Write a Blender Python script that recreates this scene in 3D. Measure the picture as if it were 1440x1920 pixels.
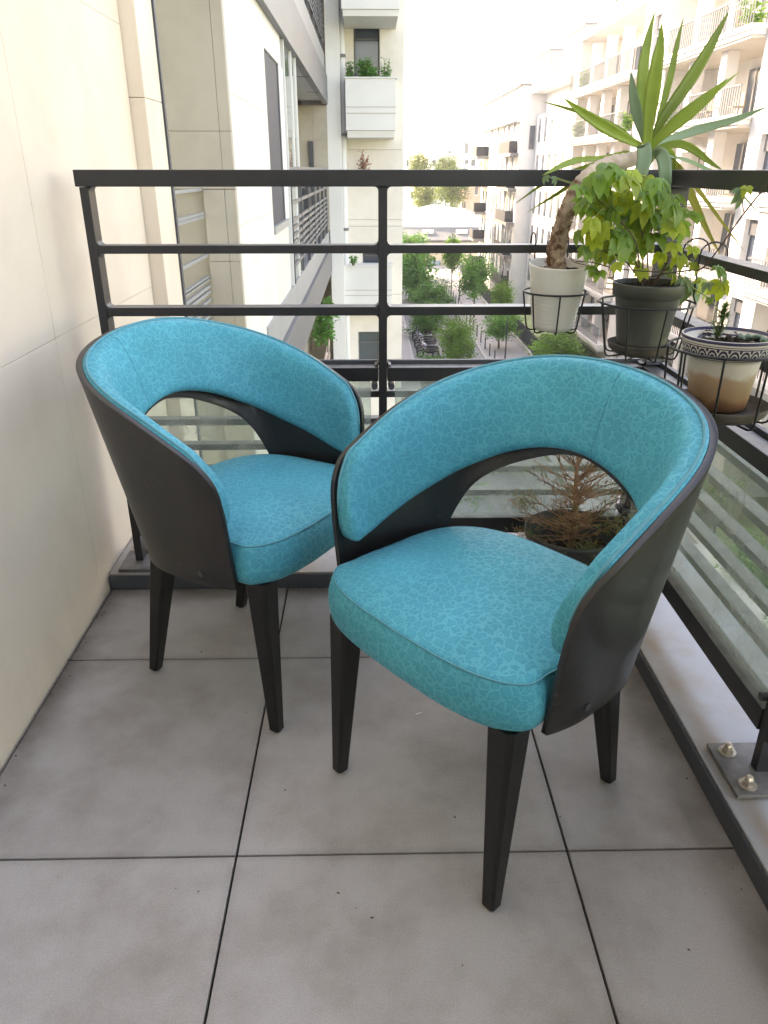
import bpy, bmesh, math, random
from mathutils import Vector, Matrix
R = math.radians
random.seed(7)
scn = bpy.context.scene
for o in list(bpy.data.objects): bpy.data.objects.remove(o)
COL = scn.collection

# ------------------------------------------------------------------ camera, sky, sun, exposure
PITCH, YAW, EYE = R(24.4), R(1.1), 1.13
FW = Vector((math.sin(YAW)*math.cos(PITCH), math.cos(YAW)*math.cos(PITCH), -math.sin(PITCH)))
RT = Vector((math.cos(YAW), -math.sin(YAW), 0)); UP = RT.cross(FW)
CAMP = Vector((0, 0, EYE)); FOC = 1419.0
cam = bpy.data.cameras.new('camera'); co = bpy.data.objects.new('camera', cam); COL.objects.link(co)
co.matrix_world = Matrix(((RT.x, UP.x, -FW.x, 0), (RT.y, UP.y, -FW.y, 0), (RT.z, UP.z, -FW.z, EYE), (0, 0, 0, 1)))
cam.sensor_fit = 'VERTICAL'; cam.sensor_height = 36; cam.lens = FOC/1920*36
cam.clip_start = 0.02; cam.clip_end = 3000
scn.camera = co
SUN_EL, SUN_DIR = R(36), Vector((-.75, .66, 0)).normalized()       # horizontal direction towards the sun
w = bpy.data.worlds.new('World'); scn.world = w; w.use_nodes = True
nt = w.node_tree; bg = nt.nodes['Background']
sky = nt.nodes.new('ShaderNodeTexSky'); sky.sky_type = 'NISHITA'; sky.sun_disc = False
sky.sun_elevation = SUN_EL; sky.sun_rotation = math.atan2(SUN_DIR.x, SUN_DIR.y)
sky.dust_density = 1.5; sky.air_density = 1.0; sky.ozone_density = 1.0
nt.links.new(sky.outputs[0], bg.inputs[0]); bg.inputs[1].default_value = 0.15
sl = bpy.data.lights.new('sun', 'SUN'); sl.energy = 2.2; sl.angle = R(0.5); sl.color = (1, .98, .95)
so = bpy.data.objects.new('sun', sl); COL.objects.link(so)
sdir = Vector((SUN_DIR.x*math.cos(SUN_EL), SUN_DIR.y*math.cos(SUN_EL), math.sin(SUN_EL)))
so.rotation_euler = sdir.to_track_quat('Z', 'Y').to_euler(); so.location = sdir*30
scn.view_settings.view_transform = 'Standard'; scn.view_settings.look = 'None'
scn.view_settings.exposure = 2.9; scn.view_settings.gamma = 1
scn.view_settings.use_curve_mapping = False
scn.view_settings.use_white_balance = True
scn.view_settings.white_balance_temperature = 9700; scn.view_settings.white_balance_tint = 20
scn.render.engine = 'CYCLES'
scn.cycles.max_bounces = 10; scn.cycles.transparent_max_bounces = 24; scn.cycles.diffuse_bounces = 5

# ------------------------------------------------------------------ helpers
def ray(x, y): return FW + RT*((x-720)/FOC) + UP*((960-y)/FOC)
def atY(x, y, Y): d = ray(x, y); return CAMP + d*(Y/d.y)
def atZ(x, y, z): d = ray(x, y); return CAMP + d*((z-EYE)/d.z)
def atX(x, y, X): d = ray(x, y); return CAMP + d*(X/d.x)

def tag(o, label=None, cat=None, group=None, kind=None):
    if label: o['label'] = label
    if cat: o['category'] = cat
    if group: o['group'] = group
    if kind: o['kind'] = kind
    return o
def thing(name, label, cat, loc=(0, 0, 0), rz=0, group=None, kind=None):
    o = bpy.data.objects.new(name, None); COL.objects.link(o); o.location = loc; o.rotation_euler = (0, 0, rz)
    o.empty_display_size = .1
    return tag(o, label, cat, group, kind)
ORG = {}
def org(p):
    v = Vector((0, 0, 0))
    while p is not None: v += Vector(p.location); p = p.parent
    return v
def link(name, me, m=None, parent=None, smooth=False, kind=None, loc=None):
    o = bpy.data.objects.new(name, me); COL.objects.link(o)
    if m is not None and len(me.materials) == 0: me.materials.append(m)
    if parent is not None: o.parent = parent
    if loc is not None: o.location = loc
    if smooth:
        for p in me.polygons: p.use_smooth = True
    if kind: o['kind'] = kind
    return o
def obj(name, bm, m, parent=None, smooth=False, local=False, kind=None, bevel=0, seg=2, autos=None):
    """bm in world coordinates unless local; becomes one mesh object"""
    if parent is not None and not local: bmesh.ops.translate(bm, verts=bm.verts, vec=-org(parent))
    loc = None
    if parent is None and len(bm.verts):
        n = len(bm.verts); xs = [v.co.x for v in bm.verts]; ys = [v.co.y for v in bm.verts]; zs = [v.co.z for v in bm.verts]
        loc = Vector(((min(xs)+max(xs))/2, (min(ys)+max(ys))/2, min(zs)))
        bmesh.ops.translate(bm, verts=bm.verts, vec=-loc)
    me = bpy.data.meshes.new(name); bm.to_mesh(me); bm.free()
    o = link(name, me, m, parent, smooth, kind, loc)
    if bevel:
        b = o.modifiers.new('b', 'BEVEL'); b.width = bevel; b.segments = seg; b.limit_method = 'ANGLE'; b.angle_limit = R(35)
        b.harden_normals = False
    return o
def B(): return bmesh.new()
def box(bm, x0, x1, y0, y1, z0, z1):
    v = [bm.verts.new(c) for c in ((x0, y0, z0), (x1, y0, z0), (x1, y1, z0), (x0, y1, z0), (x0, y0, z1), (x1, y0, z1), (x1, y1, z1), (x0, y1, z1))]
    for f in ((0, 3, 2, 1), (4, 5, 6, 7), (0, 1, 5, 4), (1, 2, 6, 5), (2, 3, 7, 6), (3, 0, 4, 7)): bm.faces.new([v[i] for i in f])
    return bm
def bx(*a): return box(B(), *a)
def frame_of(t, n0=None):
    t = t.normalized(); a = Vector((0, 0, 1)) if n0 is None else n0
    if abs(t.dot(a)) > .95: a = Vector((1, 0, 0))
    s = t.cross(a).normalized(); return s, s.cross(t)
def tube(bm, pts, r, n=6, cap=True):
    pts = [Vector(p) for p in pts]; rings = []; N = len(pts)
    pa = None
    for i, p in enumerate(pts):
        t = (pts[min(i+1, N-1)]-pts[max(i-1, 0)])
        if t.length < 1e-9: t = Vector((0, 0, 1))
        if pa is None: s, u = frame_of(t)
        else:
            t = t.normalized(); s = (pa - t*pa.dot(t))
            s = s.normalized() if s.length > 1e-6 else frame_of(t)[0]
            u = s.cross(t)
        pa = s
        rr = r[i] if isinstance(r, (list, tuple)) else r
        rings.append([bm.verts.new(p + s*math.cos(2*math.pi*k/n)*rr + u*math.sin(2*math.pi*k/n)*rr) for k in range(n)])
    for a, b in zip(rings, rings[1:]):
        for k in range(n): bm.faces.new((a[k], a[(k+1) % n], b[(k+1) % n], b[k]))
    if cap:
        bm.faces.new(rings[0][::-1]); bm.faces.new(rings[-1])
    return bm
def ringtube(bm, c, rad, r, n=6, seg=40, a0=0, a1=2*math.pi, closed=True):
    pts = [Vector((c[0]+rad*math.cos(a0+(a1-a0)*i/seg), c[1]+rad*math.sin(a0+(a1-a0)*i/seg), c[2])) for i in range(seg+1)]
    return tube(bm, pts, r, n, cap=not closed)
def lathe(bm, prof, c, n=48, close=False):
    rings = []
    for r, z in prof:
        if r < 1e-6: rings.append([bm.verts.new((c[0], c[1], c[2]+z))])
        else: rings.append([bm.verts.new((c[0]+r*math.cos(2*math.pi*k/n), c[1]+r*math.sin(2*math.pi*k/n), c[2]+z)) for k in range(n)])
    for a, b in zip(rings, rings[1:]):
        for k in range(n):
            A, Bq = (a if len(a) > 1 else a*n), (b if len(b) > 1 else b*n)
            vs = [A[k], A[(k+1) % n], Bq[(k+1) % n], Bq[k]]
            u = []
            for q in vs:
                if q not in u: u.append(q)
            if len(u) > 2: bm.faces.new(u)
    return bm
def cr(pts, n=8):
    P = [tuple(2*a-b for a, b in zip(pts[0], pts[1]))]+[tuple(p) for p in pts]+[tuple(2*a-b for a, b in zip(pts[-1], pts[-2]))]
    out = []
    for i in range(1, len(P)-2):
        for j in range(n):
            t = j/n
            out.append(tuple(.5*((2*b)+(-a+c)*t+(2*a-5*b+4*c-d)*t*t+(-a+3*b-3*c+d)*t**3) for a, b, c, d in zip(P[i-1], P[i], P[i+1], P[i+2])))
    out.append(tuple(P[-2])); return out
def interp(x, pts):
    if x <= pts[0][0]: return pts[0][1]
    for a, b in zip(pts, pts[1:]):
        if x <= b[0]: return a[1]+(b[1]-a[1])*(x-a[0])/max(b[0]-a[0], 1e-9)
    return pts[-1][1]
def copy_tree(o, parent=None):
    c = o.copy(); COL.objects.link(c)
    if parent is not None: c.parent = parent
    for ch in list(o.children): copy_tree(ch, c)
    return c

# ------------------------------------------------------------------ materials
MATS = {}
def srgb(r, g, b): return tuple(((c/255)/12.92 if c/255 <= .04045 else ((c/255+.055)/1.055)**2.4) for c in (r, g, b))
def mat(name, col, rough=.6, metal=0, var=.0, vscale=6, bump=0, bscale=40, coat=0, spec=.5, rand=0, detail=6, sheen=0):
    if name in MATS: return MATS[name]
    m = bpy.data.materials.new(name); m.use_nodes = True; MATS[name] = m
    n = m.node_tree.nodes; l = m.node_tree.links; p = n['Principled BSDF']
    p.inputs['Base Color'].default_value = (*col, 1); p.inputs['Roughness'].default_value = rough
    p.inputs['Metallic'].default_value = metal; p.inputs['Coat Weight'].default_value = coat
    p.inputs['Specular IOR Level'].default_value = spec; p.inputs['Sheen Weight'].default_value = sheen
    tc = n.new('ShaderNodeTexCoord')
    if var or rand:
        nz = n.new('ShaderNodeTexNoise'); nz.inputs['Scale'].default_value = vscale; nz.inputs['Detail'].default_value = detail
        l.new(tc.outputs['Object'], nz.inputs['Vector'])
        mr = n.new('ShaderNodeMapRange'); mr.inputs['From Min'].default_value = .3; mr.inputs['From Max'].default_value = .7
        mr.inputs['To Min'].default_value = 1-var; mr.inputs['To Max'].default_value = 1+var
        l.new(nz.outputs['Fac'], mr.inputs['Value']); fac = mr.outputs[0]
        if rand:
            oi = n.new('ShaderNodeObjectInfo'); m2 = n.new('ShaderNodeMapRange')
            m2.inputs['To Min'].default_value = 1-rand; m2.inputs['To Max'].default_value = 1+rand
            l.new(oi.outputs['Random'], m2.inputs['Value'])
            mu = n.new('ShaderNodeMath'); mu.operation = 'MULTIPLY'; l.new(fac, mu.inputs[0]); l.new(m2.outputs[0], mu.inputs[1]); fac = mu.outputs[0]
        vm = n.new('ShaderNodeVectorMath'); vm.operation = 'SCALE'; vm.inputs[0].default_value = col
        l.new(fac, vm.inputs['Scale']); l.new(vm.outputs[0], p.inputs['Base Color'])
    if bump:
        nb = n.new('ShaderNodeTexNoise'); nb.inputs['Scale'].default_value = bscale; nb.inputs['Detail'].default_value = 8
        l.new(tc.outputs['Object'], nb.inputs['Vector'])
        bp = n.new('ShaderNodeBump'); bp.inputs['Strength'].default_value = bump; bp.inputs['Distance'].default_value = .01
        l.new(nb.outputs['Fac'], bp.inputs['Height']); l.new(bp.outputs[0], p.inputs['Normal'])
    return m
def leafmat(name, col, trans=.4, rough=.4, tcol=None, var=.25, vs=20, rand=.0):
    m = mat(name, col, rough, var=var, vscale=vs, rand=rand); n = m.node_tree.nodes; l = m.node_tree.links
    p = n['Principled BSDF']; out = n['Material Output']
    t = n.new('ShaderNodeBsdfTranslucent')
    mx = n.new('ShaderNodeMixShader'); mx.inputs[0].default_value = trans
    src = p.inputs['Base Color'].links[0].from_socket if p.inputs['Base Color'].links else None
    if src is not None:
        vm = n.new('ShaderNodeVectorMath'); vm.operation = 'MULTIPLY'; vm.inputs[1].default_value = tcol or (1.6, 1.5, .6)
        l.new(src, vm.inputs[0]); l.new(vm.outputs[0], t.inputs[0])
    l.new(p.outputs[0], mx.inputs[1]); l.new(t.outputs[0], mx.inputs[2]); l.new(mx.outputs[0], out.inputs[0])
    return m
def glassmat(name, tint, body, gloss_col=(1, 1, 1), ior=1.45, dirt=.0):
    m = bpy.data.materials.new(name); m.use_nodes = True; MATS[name] = m
    n = m.node_tree.nodes; l = m.node_tree.links; n.remove(n['Principled BSDF']); out = n['Material Output']
    tr = n.new('ShaderNodeBsdfTransparent'); tr.inputs[0].default_value = (*tint, 1)
    df = n.new('ShaderNodeBsdfDiffuse'); df.inputs[0].default_value = (*body, 1)
    gl = n.new('ShaderNodeBsdfGlossy'); gl.inputs['Roughness'].default_value = .03; gl.inputs[0].default_value = (*gloss_col, 1)
    fr = n.new('ShaderNodeFresnel'); fr.inputs[0].default_value = ior
    m1 = n.new('ShaderNodeMixShader')
    tc = n.new('ShaderNodeTexCoord'); nz = n.new('ShaderNodeTexNoise'); nz.inputs['Scale'].default_value = 9; nz.inputs['Detail'].default_value = 10
    mr = n.new('ShaderNodeMapRange'); mr.inputs['From Min'].default_value = .35; mr.inputs['From Max'].default_value = .75
    mr.inputs['To Min'].default_value = dirt*.5; mr.inputs['To Max'].default_value = dirt*1.6
    l.new(tc.outputs['Object'], nz.inputs['Vector']); l.new(nz.outputs['Fac'], mr.inputs['Value']); l.new(mr.outputs[0], m1.inputs[0])
    l.new(tr.outputs[0], m1.inputs[1]); l.new(df.outputs[0], m1.inputs[2])
    gg = n.new('ShaderNodeNewGeometry'); iv = n.new('ShaderNodeMath'); iv.operation = 'SUBTRACT'; iv.inputs[0].default_value = 1; l.new(gg.outputs['Backfacing'], iv.inputs[1])
    fm = n.new('ShaderNodeMath'); fm.operation = 'MULTIPLY'; l.new(fr.outputs[0], fm.inputs[0]); l.new(iv.outputs[0], fm.inputs[1])   # the far face adds no second mirror
    m2 = n.new('ShaderNodeMixShader'); l.new(fm.outputs[0], m2.inputs[0]); l.new(m1.outputs[0], m2.inputs[1]); l.new(gl.outputs[0], m2.inputs[2])
    l.new(m2.outputs[0], out.inputs[0]); return m

def stained(name, base, dark, scale, lo, hi, rough=.7, bump=.15, bscale=120, speck=0, rand=0, spec=.4, amount=1.0, edges=(), edge_col=(.10, .075, .055)):
    m = bpy.data.materials.new(name); m.use_nodes = True; MATS[name] = m
    n = m.node_tree.nodes; l = m.node_tree.links; p = n['Principled BSDF']
    p.inputs['Roughness'].default_value = rough; p.inputs['Specular IOR Level'].default_value = spec
    g = n.new('ShaderNodeNewGeometry')
    nz = n.new('ShaderNodeTexNoise'); nz.inputs['Scale'].default_value = scale; nz.inputs['Detail'].default_value = 9; nz.inputs['Roughness'].default_value = .62
    l.new(g.outputs['Position'], nz.inputs['Vector'])
    mr = n.new('ShaderNodeMapRange'); mr.inputs['From Min'].default_value = lo; mr.inputs['From Max'].default_value = hi; mr.inputs['To Max'].default_value = amount
    l.new(nz.outputs['Fac'], mr.inputs['Value'])
    mx = n.new('ShaderNodeMix'); mx.data_type = 'RGBA'; mx.inputs['A'].default_value = (*base, 1); mx.inputs['B'].default_value = (*dark, 1)
    l.new(mr.outputs[0], mx.inputs['Factor']); col = mx.outputs['Result']
    if edges:      # grime and darker brown bands blended in along given lines: (axis, position where it is densest, reach)
        sep = n.new('ShaderNodeSeparateXYZ'); l.new(g.outputs['Position'], sep.inputs[0]); acc = None
        ne = n.new('ShaderNodeTexNoise'); ne.inputs['Scale'].default_value = 7; ne.inputs['Detail'].default_value = 8; l.new(g.outputs['Position'], ne.inputs['Vector'])
        for ax, pos, reach, amt in edges:
            sb = n.new('ShaderNodeMath'); sb.operation = 'SUBTRACT'; l.new(sep.outputs[ax], sb.inputs[0]); sb.inputs[1].default_value = pos
            ab = n.new('ShaderNodeMath'); ab.operation = 'ABSOLUTE'; l.new(sb.outputs[0], ab.inputs[0])
            me_ = n.new('ShaderNodeMapRange'); me_.interpolation_type = 'SMOOTHSTEP'; me_.inputs['From Min'].default_value = 0; me_.inputs['From Max'].default_value = reach
            me_.inputs['To Min'].default_value = amt; me_.inputs['To Max'].default_value = 0; l.new(ab.outputs[0], me_.inputs['Value'])
            if acc is None: acc = me_.outputs[0]
            else:
                mxx = n.new('ShaderNodeMath'); mxx.operation = 'MAXIMUM'; l.new(acc, mxx.inputs[0]); l.new(me_.outputs[0], mxx.inputs[1]); acc = mxx.outputs[0]
        mn = n.new('ShaderNodeMapRange'); mn.inputs['From Min'].default_value = .3; mn.inputs['From Max'].default_value = .62; mn.inputs['To Min'].default_value = .25; l.new(ne.outputs['Fac'], mn.inputs['Value'])
        mm = n.new('ShaderNodeMath'); mm.operation = 'MULTIPLY'; l.new(acc, mm.inputs[0]); l.new(mn.outputs[0], mm.inputs[1])
        me2 = n.new('ShaderNodeMix'); me2.data_type = 'RGBA'; l.new(mm.outputs[0], me2.inputs['Factor']); l.new(col, me2.inputs['A']); me2.inputs['B'].default_value = (*edge_col, 1); col = me2.outputs['Result']
    if speck:
        n2 = n.new('ShaderNodeTexNoise'); n2.inputs['Scale'].default_value = 380; n2.inputs['Detail'].default_value = 2
        l.new(g.outputs['Position'], n2.inputs['Vector'])
        m3 = n.new('ShaderNodeMapRange'); m3.inputs['From Min'].default_value = .3; m3.inputs['From Max'].default_value = .7
        m3.inputs['To Min'].default_value = 1-speck; m3.inputs['To Max'].default_value = 1+speck; l.new(n2.outputs['Fac'], m3.inputs['Value'])
        vm = n.new('ShaderNodeVectorMath'); vm.operation = 'SCALE'; l.new(col, vm.inputs[0]); l.new(m3.outputs[0], vm.inputs['Scale']); col = vm.outputs[0]
    if rand:
        oi = n.new('ShaderNodeObjectInfo'); m4 = n.new('ShaderNodeMapRange'); m4.inputs['To Min'].default_value = 1-rand; m4.inputs['To Max'].default_value = 1+rand
        l.new(oi.outputs['Random'], m4.inputs['Value']); vm = n.new('ShaderNodeVectorMath'); vm.operation = 'SCALE'
        l.new(col, vm.inputs[0]); l.new(m4.outputs[0], vm.inputs['Scale']); col = vm.outputs[0]
    l.new(col, p.inputs['Base Color'])
    nb = n.new('ShaderNodeTexNoise'); nb.inputs['Scale'].default_value = bscale; nb.inputs['Detail'].default_value = 6
    l.new(g.outputs['Position'], nb.inputs['Vector'])
    bp = n.new('ShaderNodeBump'); bp.inputs['Strength'].default_value = bump; bp.inputs['Distance'].default_value = .004
    l.new(nb.outputs['Fac'], bp.inputs['Height']); l.new(bp.outputs[0], p.inputs['Normal'])
    return m

STONE = stained('stone_panel', (.76, .645, .525), (.68, .555, .44), 3.0, .42, .72, rough=.55, bump=.06, bscale=60, speck=.02, rand=.012)
STONE_F = stained('facade_stone', (.74, .69, .625), (.67, .615, .54), 3.0, .42, .72, rough=.6, bump=.06, bscale=60, speck=.02, rand=.02)
STONE_D = stained('stone_return', (.42, .375, .315), (.35, .305, .25), 3.0, .4, .75, rough=.6, bump=.05, bscale=60, speck=.02)  # darkened copy of the facade stone: the return wall's shade is in the colour
STONE_W = mat('white_stone', (.67, .665, .65), .6, var=.05, vscale=1.2)
STONE_G = mat('pale_cast_stone', (.62, .60, .56), .6, var=.05, vscale=2)
CONC = mat('grey_concrete', (.42, .42, .42), .7, var=.1, vscale=2)
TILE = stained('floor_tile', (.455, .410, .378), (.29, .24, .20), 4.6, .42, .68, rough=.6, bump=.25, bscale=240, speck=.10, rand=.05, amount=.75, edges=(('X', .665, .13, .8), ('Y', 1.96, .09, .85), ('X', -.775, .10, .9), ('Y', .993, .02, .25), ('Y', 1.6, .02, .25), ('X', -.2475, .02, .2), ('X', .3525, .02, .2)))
JOINT = mat('tile_joint', (.03, .028, .026), .9)
KERB = stained('kerb_metal', (.34, .335, .335), (.27, .20, .135), 3.4, .47, .66, rough=.38, bump=.08, bscale=90, speck=.04, spec=.6, amount=.8, edges=(('X', .700, .036, .95), ('X', -.76, .09, .5)), edge_col=(.24, .165, .10))
PAINT = mat('rail_paint', (.019, .0185, .020), .42, var=.15, vscale=30, bump=.03, bscale=300, spec=.55)
SLATP = mat('slat_paint', (.085, .085, .088), .45, var=.2, vscale=25)
def dust_sky_top(m, col, amt):  # upward faces paler: dust, plus the sky's sheen painted into the colour
    n = m.node_tree.nodes; l = m.node_tree.links; p = n['Principled BSDF']; g = n.new('ShaderNodeNewGeometry'); sx = n.new('ShaderNodeSeparateXYZ'); l.new(g.outputs['Normal'], sx.inputs[0])
    mr = n.new('ShaderNodeMapRange'); mr.inputs['From Min'].default_value = .6; mr.inputs['From Max'].default_value = 1; mr.inputs['To Max'].default_value = amt; l.new(sx.outputs['Z'], mr.inputs['Value'])
    nz = n.new('ShaderNodeTexNoise'); nz.inputs['Scale'].default_value = 26; nz.inputs['Detail'].default_value = 8; l.new(g.outputs['Position'], nz.inputs['Vector'])
    m2 = n.new('ShaderNodeMapRange'); m2.inputs['From Min'].default_value = .3; m2.inputs['From Max'].default_value = .65; m2.inputs['To Min'].default_value = .4; l.new(nz.outputs['Fac'], m2.inputs['Value'])
    mu = n.new('ShaderNodeMath'); mu.operation = 'MULTIPLY'; l.new(mr.outputs[0], mu.inputs[0]); l.new(m2.outputs[0], mu.inputs[1])
    src = p.inputs['Base Color'].links[0].from_socket; mx = n.new('ShaderNodeMix'); mx.data_type = 'RGBA'; l.new(mu.outputs[0], mx.inputs['Factor']); l.new(src, mx.inputs['A']); mx.inputs['B'].default_value = (*col, 1)
    l.new(mx.outputs['Result'], p.inputs['Base Color'])
dust_sky_top(PAINT, (.20, .19, .18), .7); dust_sky_top(SLATP, (.30, .29, .27), .8)
def scuffs(m, col, lo):
    n = m.node_tree.nodes; l = m.node_tree.links; p = n['Principled BSDF']; tc = n.new('ShaderNodeTexCoord')
    mp = n.new('ShaderNodeMapping'); mp.inputs['Scale'].default_value = (60, 60, 240); mp.inputs['Rotation'].default_value = (.5, .3, .2); l.new(tc.outputs['Object'], mp.inputs['Vector'])
    nz = n.new('ShaderNodeTexNoise'); nz.inputs['Scale'].default_value = 1; nz.inputs['Detail'].default_value = 5; l.new(mp.outputs[0], nz.inputs['Vector'])
    n2 = n.new('ShaderNodeTexNoise'); n2.inputs['Scale'].default_value = 9; l.new(tc.outputs['Object'], n2.inputs['Vector'])
    ad = n.new('ShaderNodeMath'); ad.operation = 'MULTIPLY_ADD'; ad.inputs[1].default_value = .45; l.new(n2.outputs['Fac'], ad.inputs[0]); l.new(nz.outputs['Fac'], ad.inputs[2])
    mr = n.new('ShaderNodeMapRange'); mr.inputs['From Min'].default_value = lo; mr.inputs['From Max'].default_value = lo+.06; mr.inputs['To Max'].default_value = .55; l.new(ad.outputs[0], mr.inputs['Value'])
    src = p.inputs['Base Color'].links[0].from_socket; mx = n.new('ShaderNodeMix'); mx.data_type = 'RGBA'; l.new(mr.outputs[0], mx.inputs['Factor']); l.new(src, mx.inputs['A']); mx.inputs['B'].default_value = (*col, 1)
    l.new(mx.outputs['Result'], p.inputs['Base Color'])
PLATE = mat('base_plate_metal', (.15, .14, .13), .5, var=.3, vscale=30, metal=.2)
NUT = mat('nut_metal', (.48, .42, .34), .4, metal=.6, var=.3, vscale=80)
GLASS = glassmat('railing_glass', (.86, .92, .88), (.72, .76, .72), dirt=.28)
DARKGLASS = mat('window_glass', (.035, .05, .07), .06, spec=.8)
DARKBLUE = mat('window_glass_blue', (.05, .07, .10), .12, spec=.6)
WFRAME = mat('window_frame', (.10, .105, .11), .5)
ANTH = mat('anthracite_metal', (.06, .065, .075), .5, var=.1)
ALU = mat('grey_metal', (.15, .153, .16), .45, metal=.2, var=.08, vscale=3)
ALUL = mat('light_metal', (.29, .292, .295), .45, var=.06, vscale=3)
WOODB = mat('black_stained_wood', (.0135, .0105, .0095), .40, var=.4, vscale=14, bump=.06, bscale=120, coat=.16, spec=.55)
WOODL = mat('black_leg_wood', (.007, .0058, .0055), .42, var=.35, vscale=30, bump=.08, bscale=180, spec=.45)
scuffs(WOODB, (.09, .075, .065), .93); scuffs(WOODL, (.06, .05, .045), .95)
SCREW = mat('screw_metal', (.10, .10, .10), .35, metal=.8)
GLIDE = mat('foot_glide', (.05, .05, .05), .5)
SOIL = mat('potting_soil', (.045, .028, .018), .95, var=.6, vscale=120, bump=1, bscale=140)
WIRE = mat('black_wire', (.015, .015, .016), .45)
ASPH = mat('asphalt', (.24, .25, .26), .85, var=.1, vscale=.4)
PAVE = mat('pavement', (.36, .355, .36), .8, var=.07, vscale=.5)
KSTONE = mat('kerb_stone', (.46, .45, .44), .8, var=.08, vscale=1)
BARK = mat('tree_bark', (.16, .13, .10), .9, var=.3, vscale=8)
GROUND = mat('garden_ground', (.12, .17, .07), .95, var=.4, vscale=.8)
LAWN = mat('lawn', (.20, .26, .13), .95, var=.3, vscale=.7)
FOL = [leafmat('street_tree_leaf', (.095, .26, .070), .35, .55, var=.45, vs=1.6, rand=.12),
       leafmat('street_tree_leaf_light', (.125, .27, .055), .35, .55, var=.45, vs=1.6, rand=.12),
       leafmat('far_tree_leaf', (.10, .15, .045), .35, .6, var=.35, vs=.7, rand=.1)]

# fabric: leaf jacquard
def fabric():
    m = bpy.data.materials.new('turquoise_jacquard'); m.use_nodes = True
    n = m.node_tree.nodes; l = m.node_tree.links; p = n['Principled BSDF']
    tc = n.new('ShaderNodeTexCoord')
    nz = n.new('ShaderNodeTexNoise'); nz.inputs['Scale'].default_value = 62; nz.inputs['Detail'].default_value = 4; nz.inputs['Roughness'].default_value = .6
    l.new(tc.outputs['Object'], nz.inputs['Vector'])
    sb = n.new('ShaderNodeVectorMath'); sb.operation = 'SUBTRACT'; sb.inputs[1].default_value = (.5, .5, .5); l.new(nz.outputs['Color'], sb.inputs[0])
    sc = n.new('ShaderNodeVectorMath'); sc.operation = 'SCALE'; sc.inputs['Scale'].default_value = .024; l.new(sb.outputs[0], sc.inputs[0])
    ad = n.new('ShaderNodeVectorMath'); ad.operation = 'ADD'; l.new(tc.outputs['Object'], ad.inputs[0]); l.new(sc.outputs[0], ad.inputs[1])
    vo = n.new('ShaderNodeTexVoronoi'); vo.feature = 'DISTANCE_TO_EDGE'; vo.inputs['Scale'].default_value = 60; l.new(ad.outputs[0], vo.inputs['Vector'])
    v1 = n.new('ShaderNodeTexVoronoi'); v1.feature = 'F1'; v1.inputs['Scale'].default_value = 60; l.new(ad.outputs[0], v1.inputs['Vector'])
    # leaf interior: 0 at the veins between leaves, 1 inside
    mr = n.new('ShaderNodeMapRange'); mr.interpolation_type = 'SMOOTHSTEP'
    mr.inputs['From Min'].default_value = .05; mr.inputs['From Max'].default_value = .15; l.new(vo.outputs['Distance'], mr.inputs['Value'])
    # darker outline of each leaf
    m2 = n.new('ShaderNodeMapRange'); m2.inputs['From Min'].default_value = .10; m2.inputs['From Max'].default_value = .22; l.new(vo.outputs['Distance'], m2.inputs['Value'])
    rp = n.new('ShaderNodeValToRGB'); e = rp.color_ramp.elements
    e[0].position = 0; e[0].color = (.036, .385, .465, 1)
    e[1].position = 1; e[1].color = (.024, .330, .415, 1)
    x = rp.color_ramp.elements.new(.55); x.color = (.017, .280, .360, 1)
    pw = n.new('ShaderNodeMath'); pw.operation = 'MULTIPLY_ADD'; pw.inputs[1].default_value = .55; l.new(mr.outputs[0], pw.inputs[0])
    m3 = n.new('ShaderNodeMath'); m3.operation = 'MULTIPLY'; m3.inputs[1].default_value = .45; l.new(m2.outputs[0], m3.inputs[0]); l.new(m3.outputs[0], pw.inputs[2])
    l.new(pw.outputs[0], rp.inputs[0])
    # worn variation and per-leaf tone
    n2 = n.new('ShaderNodeTexNoise'); n2.inputs['Scale'].default_value = 7; n2.inputs['Detail'].default_value = 5; l.new(tc.outputs['Object'], n2.inputs['Vector'])
    m4 = n.new('ShaderNodeMapRange'); m4.inputs['From Min'].default_value = .3; m4.inputs['From Max'].default_value = .7; m4.inputs['To Min'].default_value = .9; m4.inputs['To Max'].default_value = 1.12
    l.new(n2.outputs['Fac'], m4.inputs['Value'])
    hs = n.new('ShaderNodeVectorMath'); hs.operation = 'SCALE'; l.new(rp.outputs[0], hs.inputs[0]); l.new(m4.outputs[0], hs.inputs['Scale'])
    l.new(hs.outputs[0], p.inputs['Base Color'])
    p.inputs['Roughness'].default_value = .55; p.inputs['Specular IOR Level'].default_value = .25
    rr = n.new('ShaderNodeMapRange'); rr.inputs['To Min'].default_value = .42; rr.inputs['To Max'].default_value = .66; l.new(mr.outputs[0], rr.inputs['Value']); l.new(rr.outputs[0], p.inputs['Roughness'])
    p.inputs['Sheen Weight'].default_value = .12; p.inputs['Sheen Roughness'].default_value = .4; p.inputs['Sheen Tint'].default_value = (.6, .9, 1, 1)
    wv = n.new('ShaderNodeTexNoise'); wv.inputs['Scale'].default_value = 900; wv.inputs['Detail'].default_value = 2; l.new(tc.outputs['Object'], wv.inputs['Vector'])
    b1 = n.new('ShaderNodeBump'); b1.inputs['Strength'].default_value = .22; b1.inputs['Distance'].default_value = .001; l.new(wv.outputs['Fac'], b1.inputs['Height'])
    b2 = n.new('ShaderNodeBump'); b2.inputs['Strength'].default_value = .35; b2.inputs['Distance'].default_value = .0012; l.new(mr.outputs[0], b2.inputs['Height']); l.new(b1.outputs[0], b2.inputs['Normal'])
    l.new(b2.outputs[0], p.inputs['Normal'])
    return m
FAB = fabric()
PIPING = mat('turquoise_piping', (.055, .30, .36), .6, var=.1, vscale=60)
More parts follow.
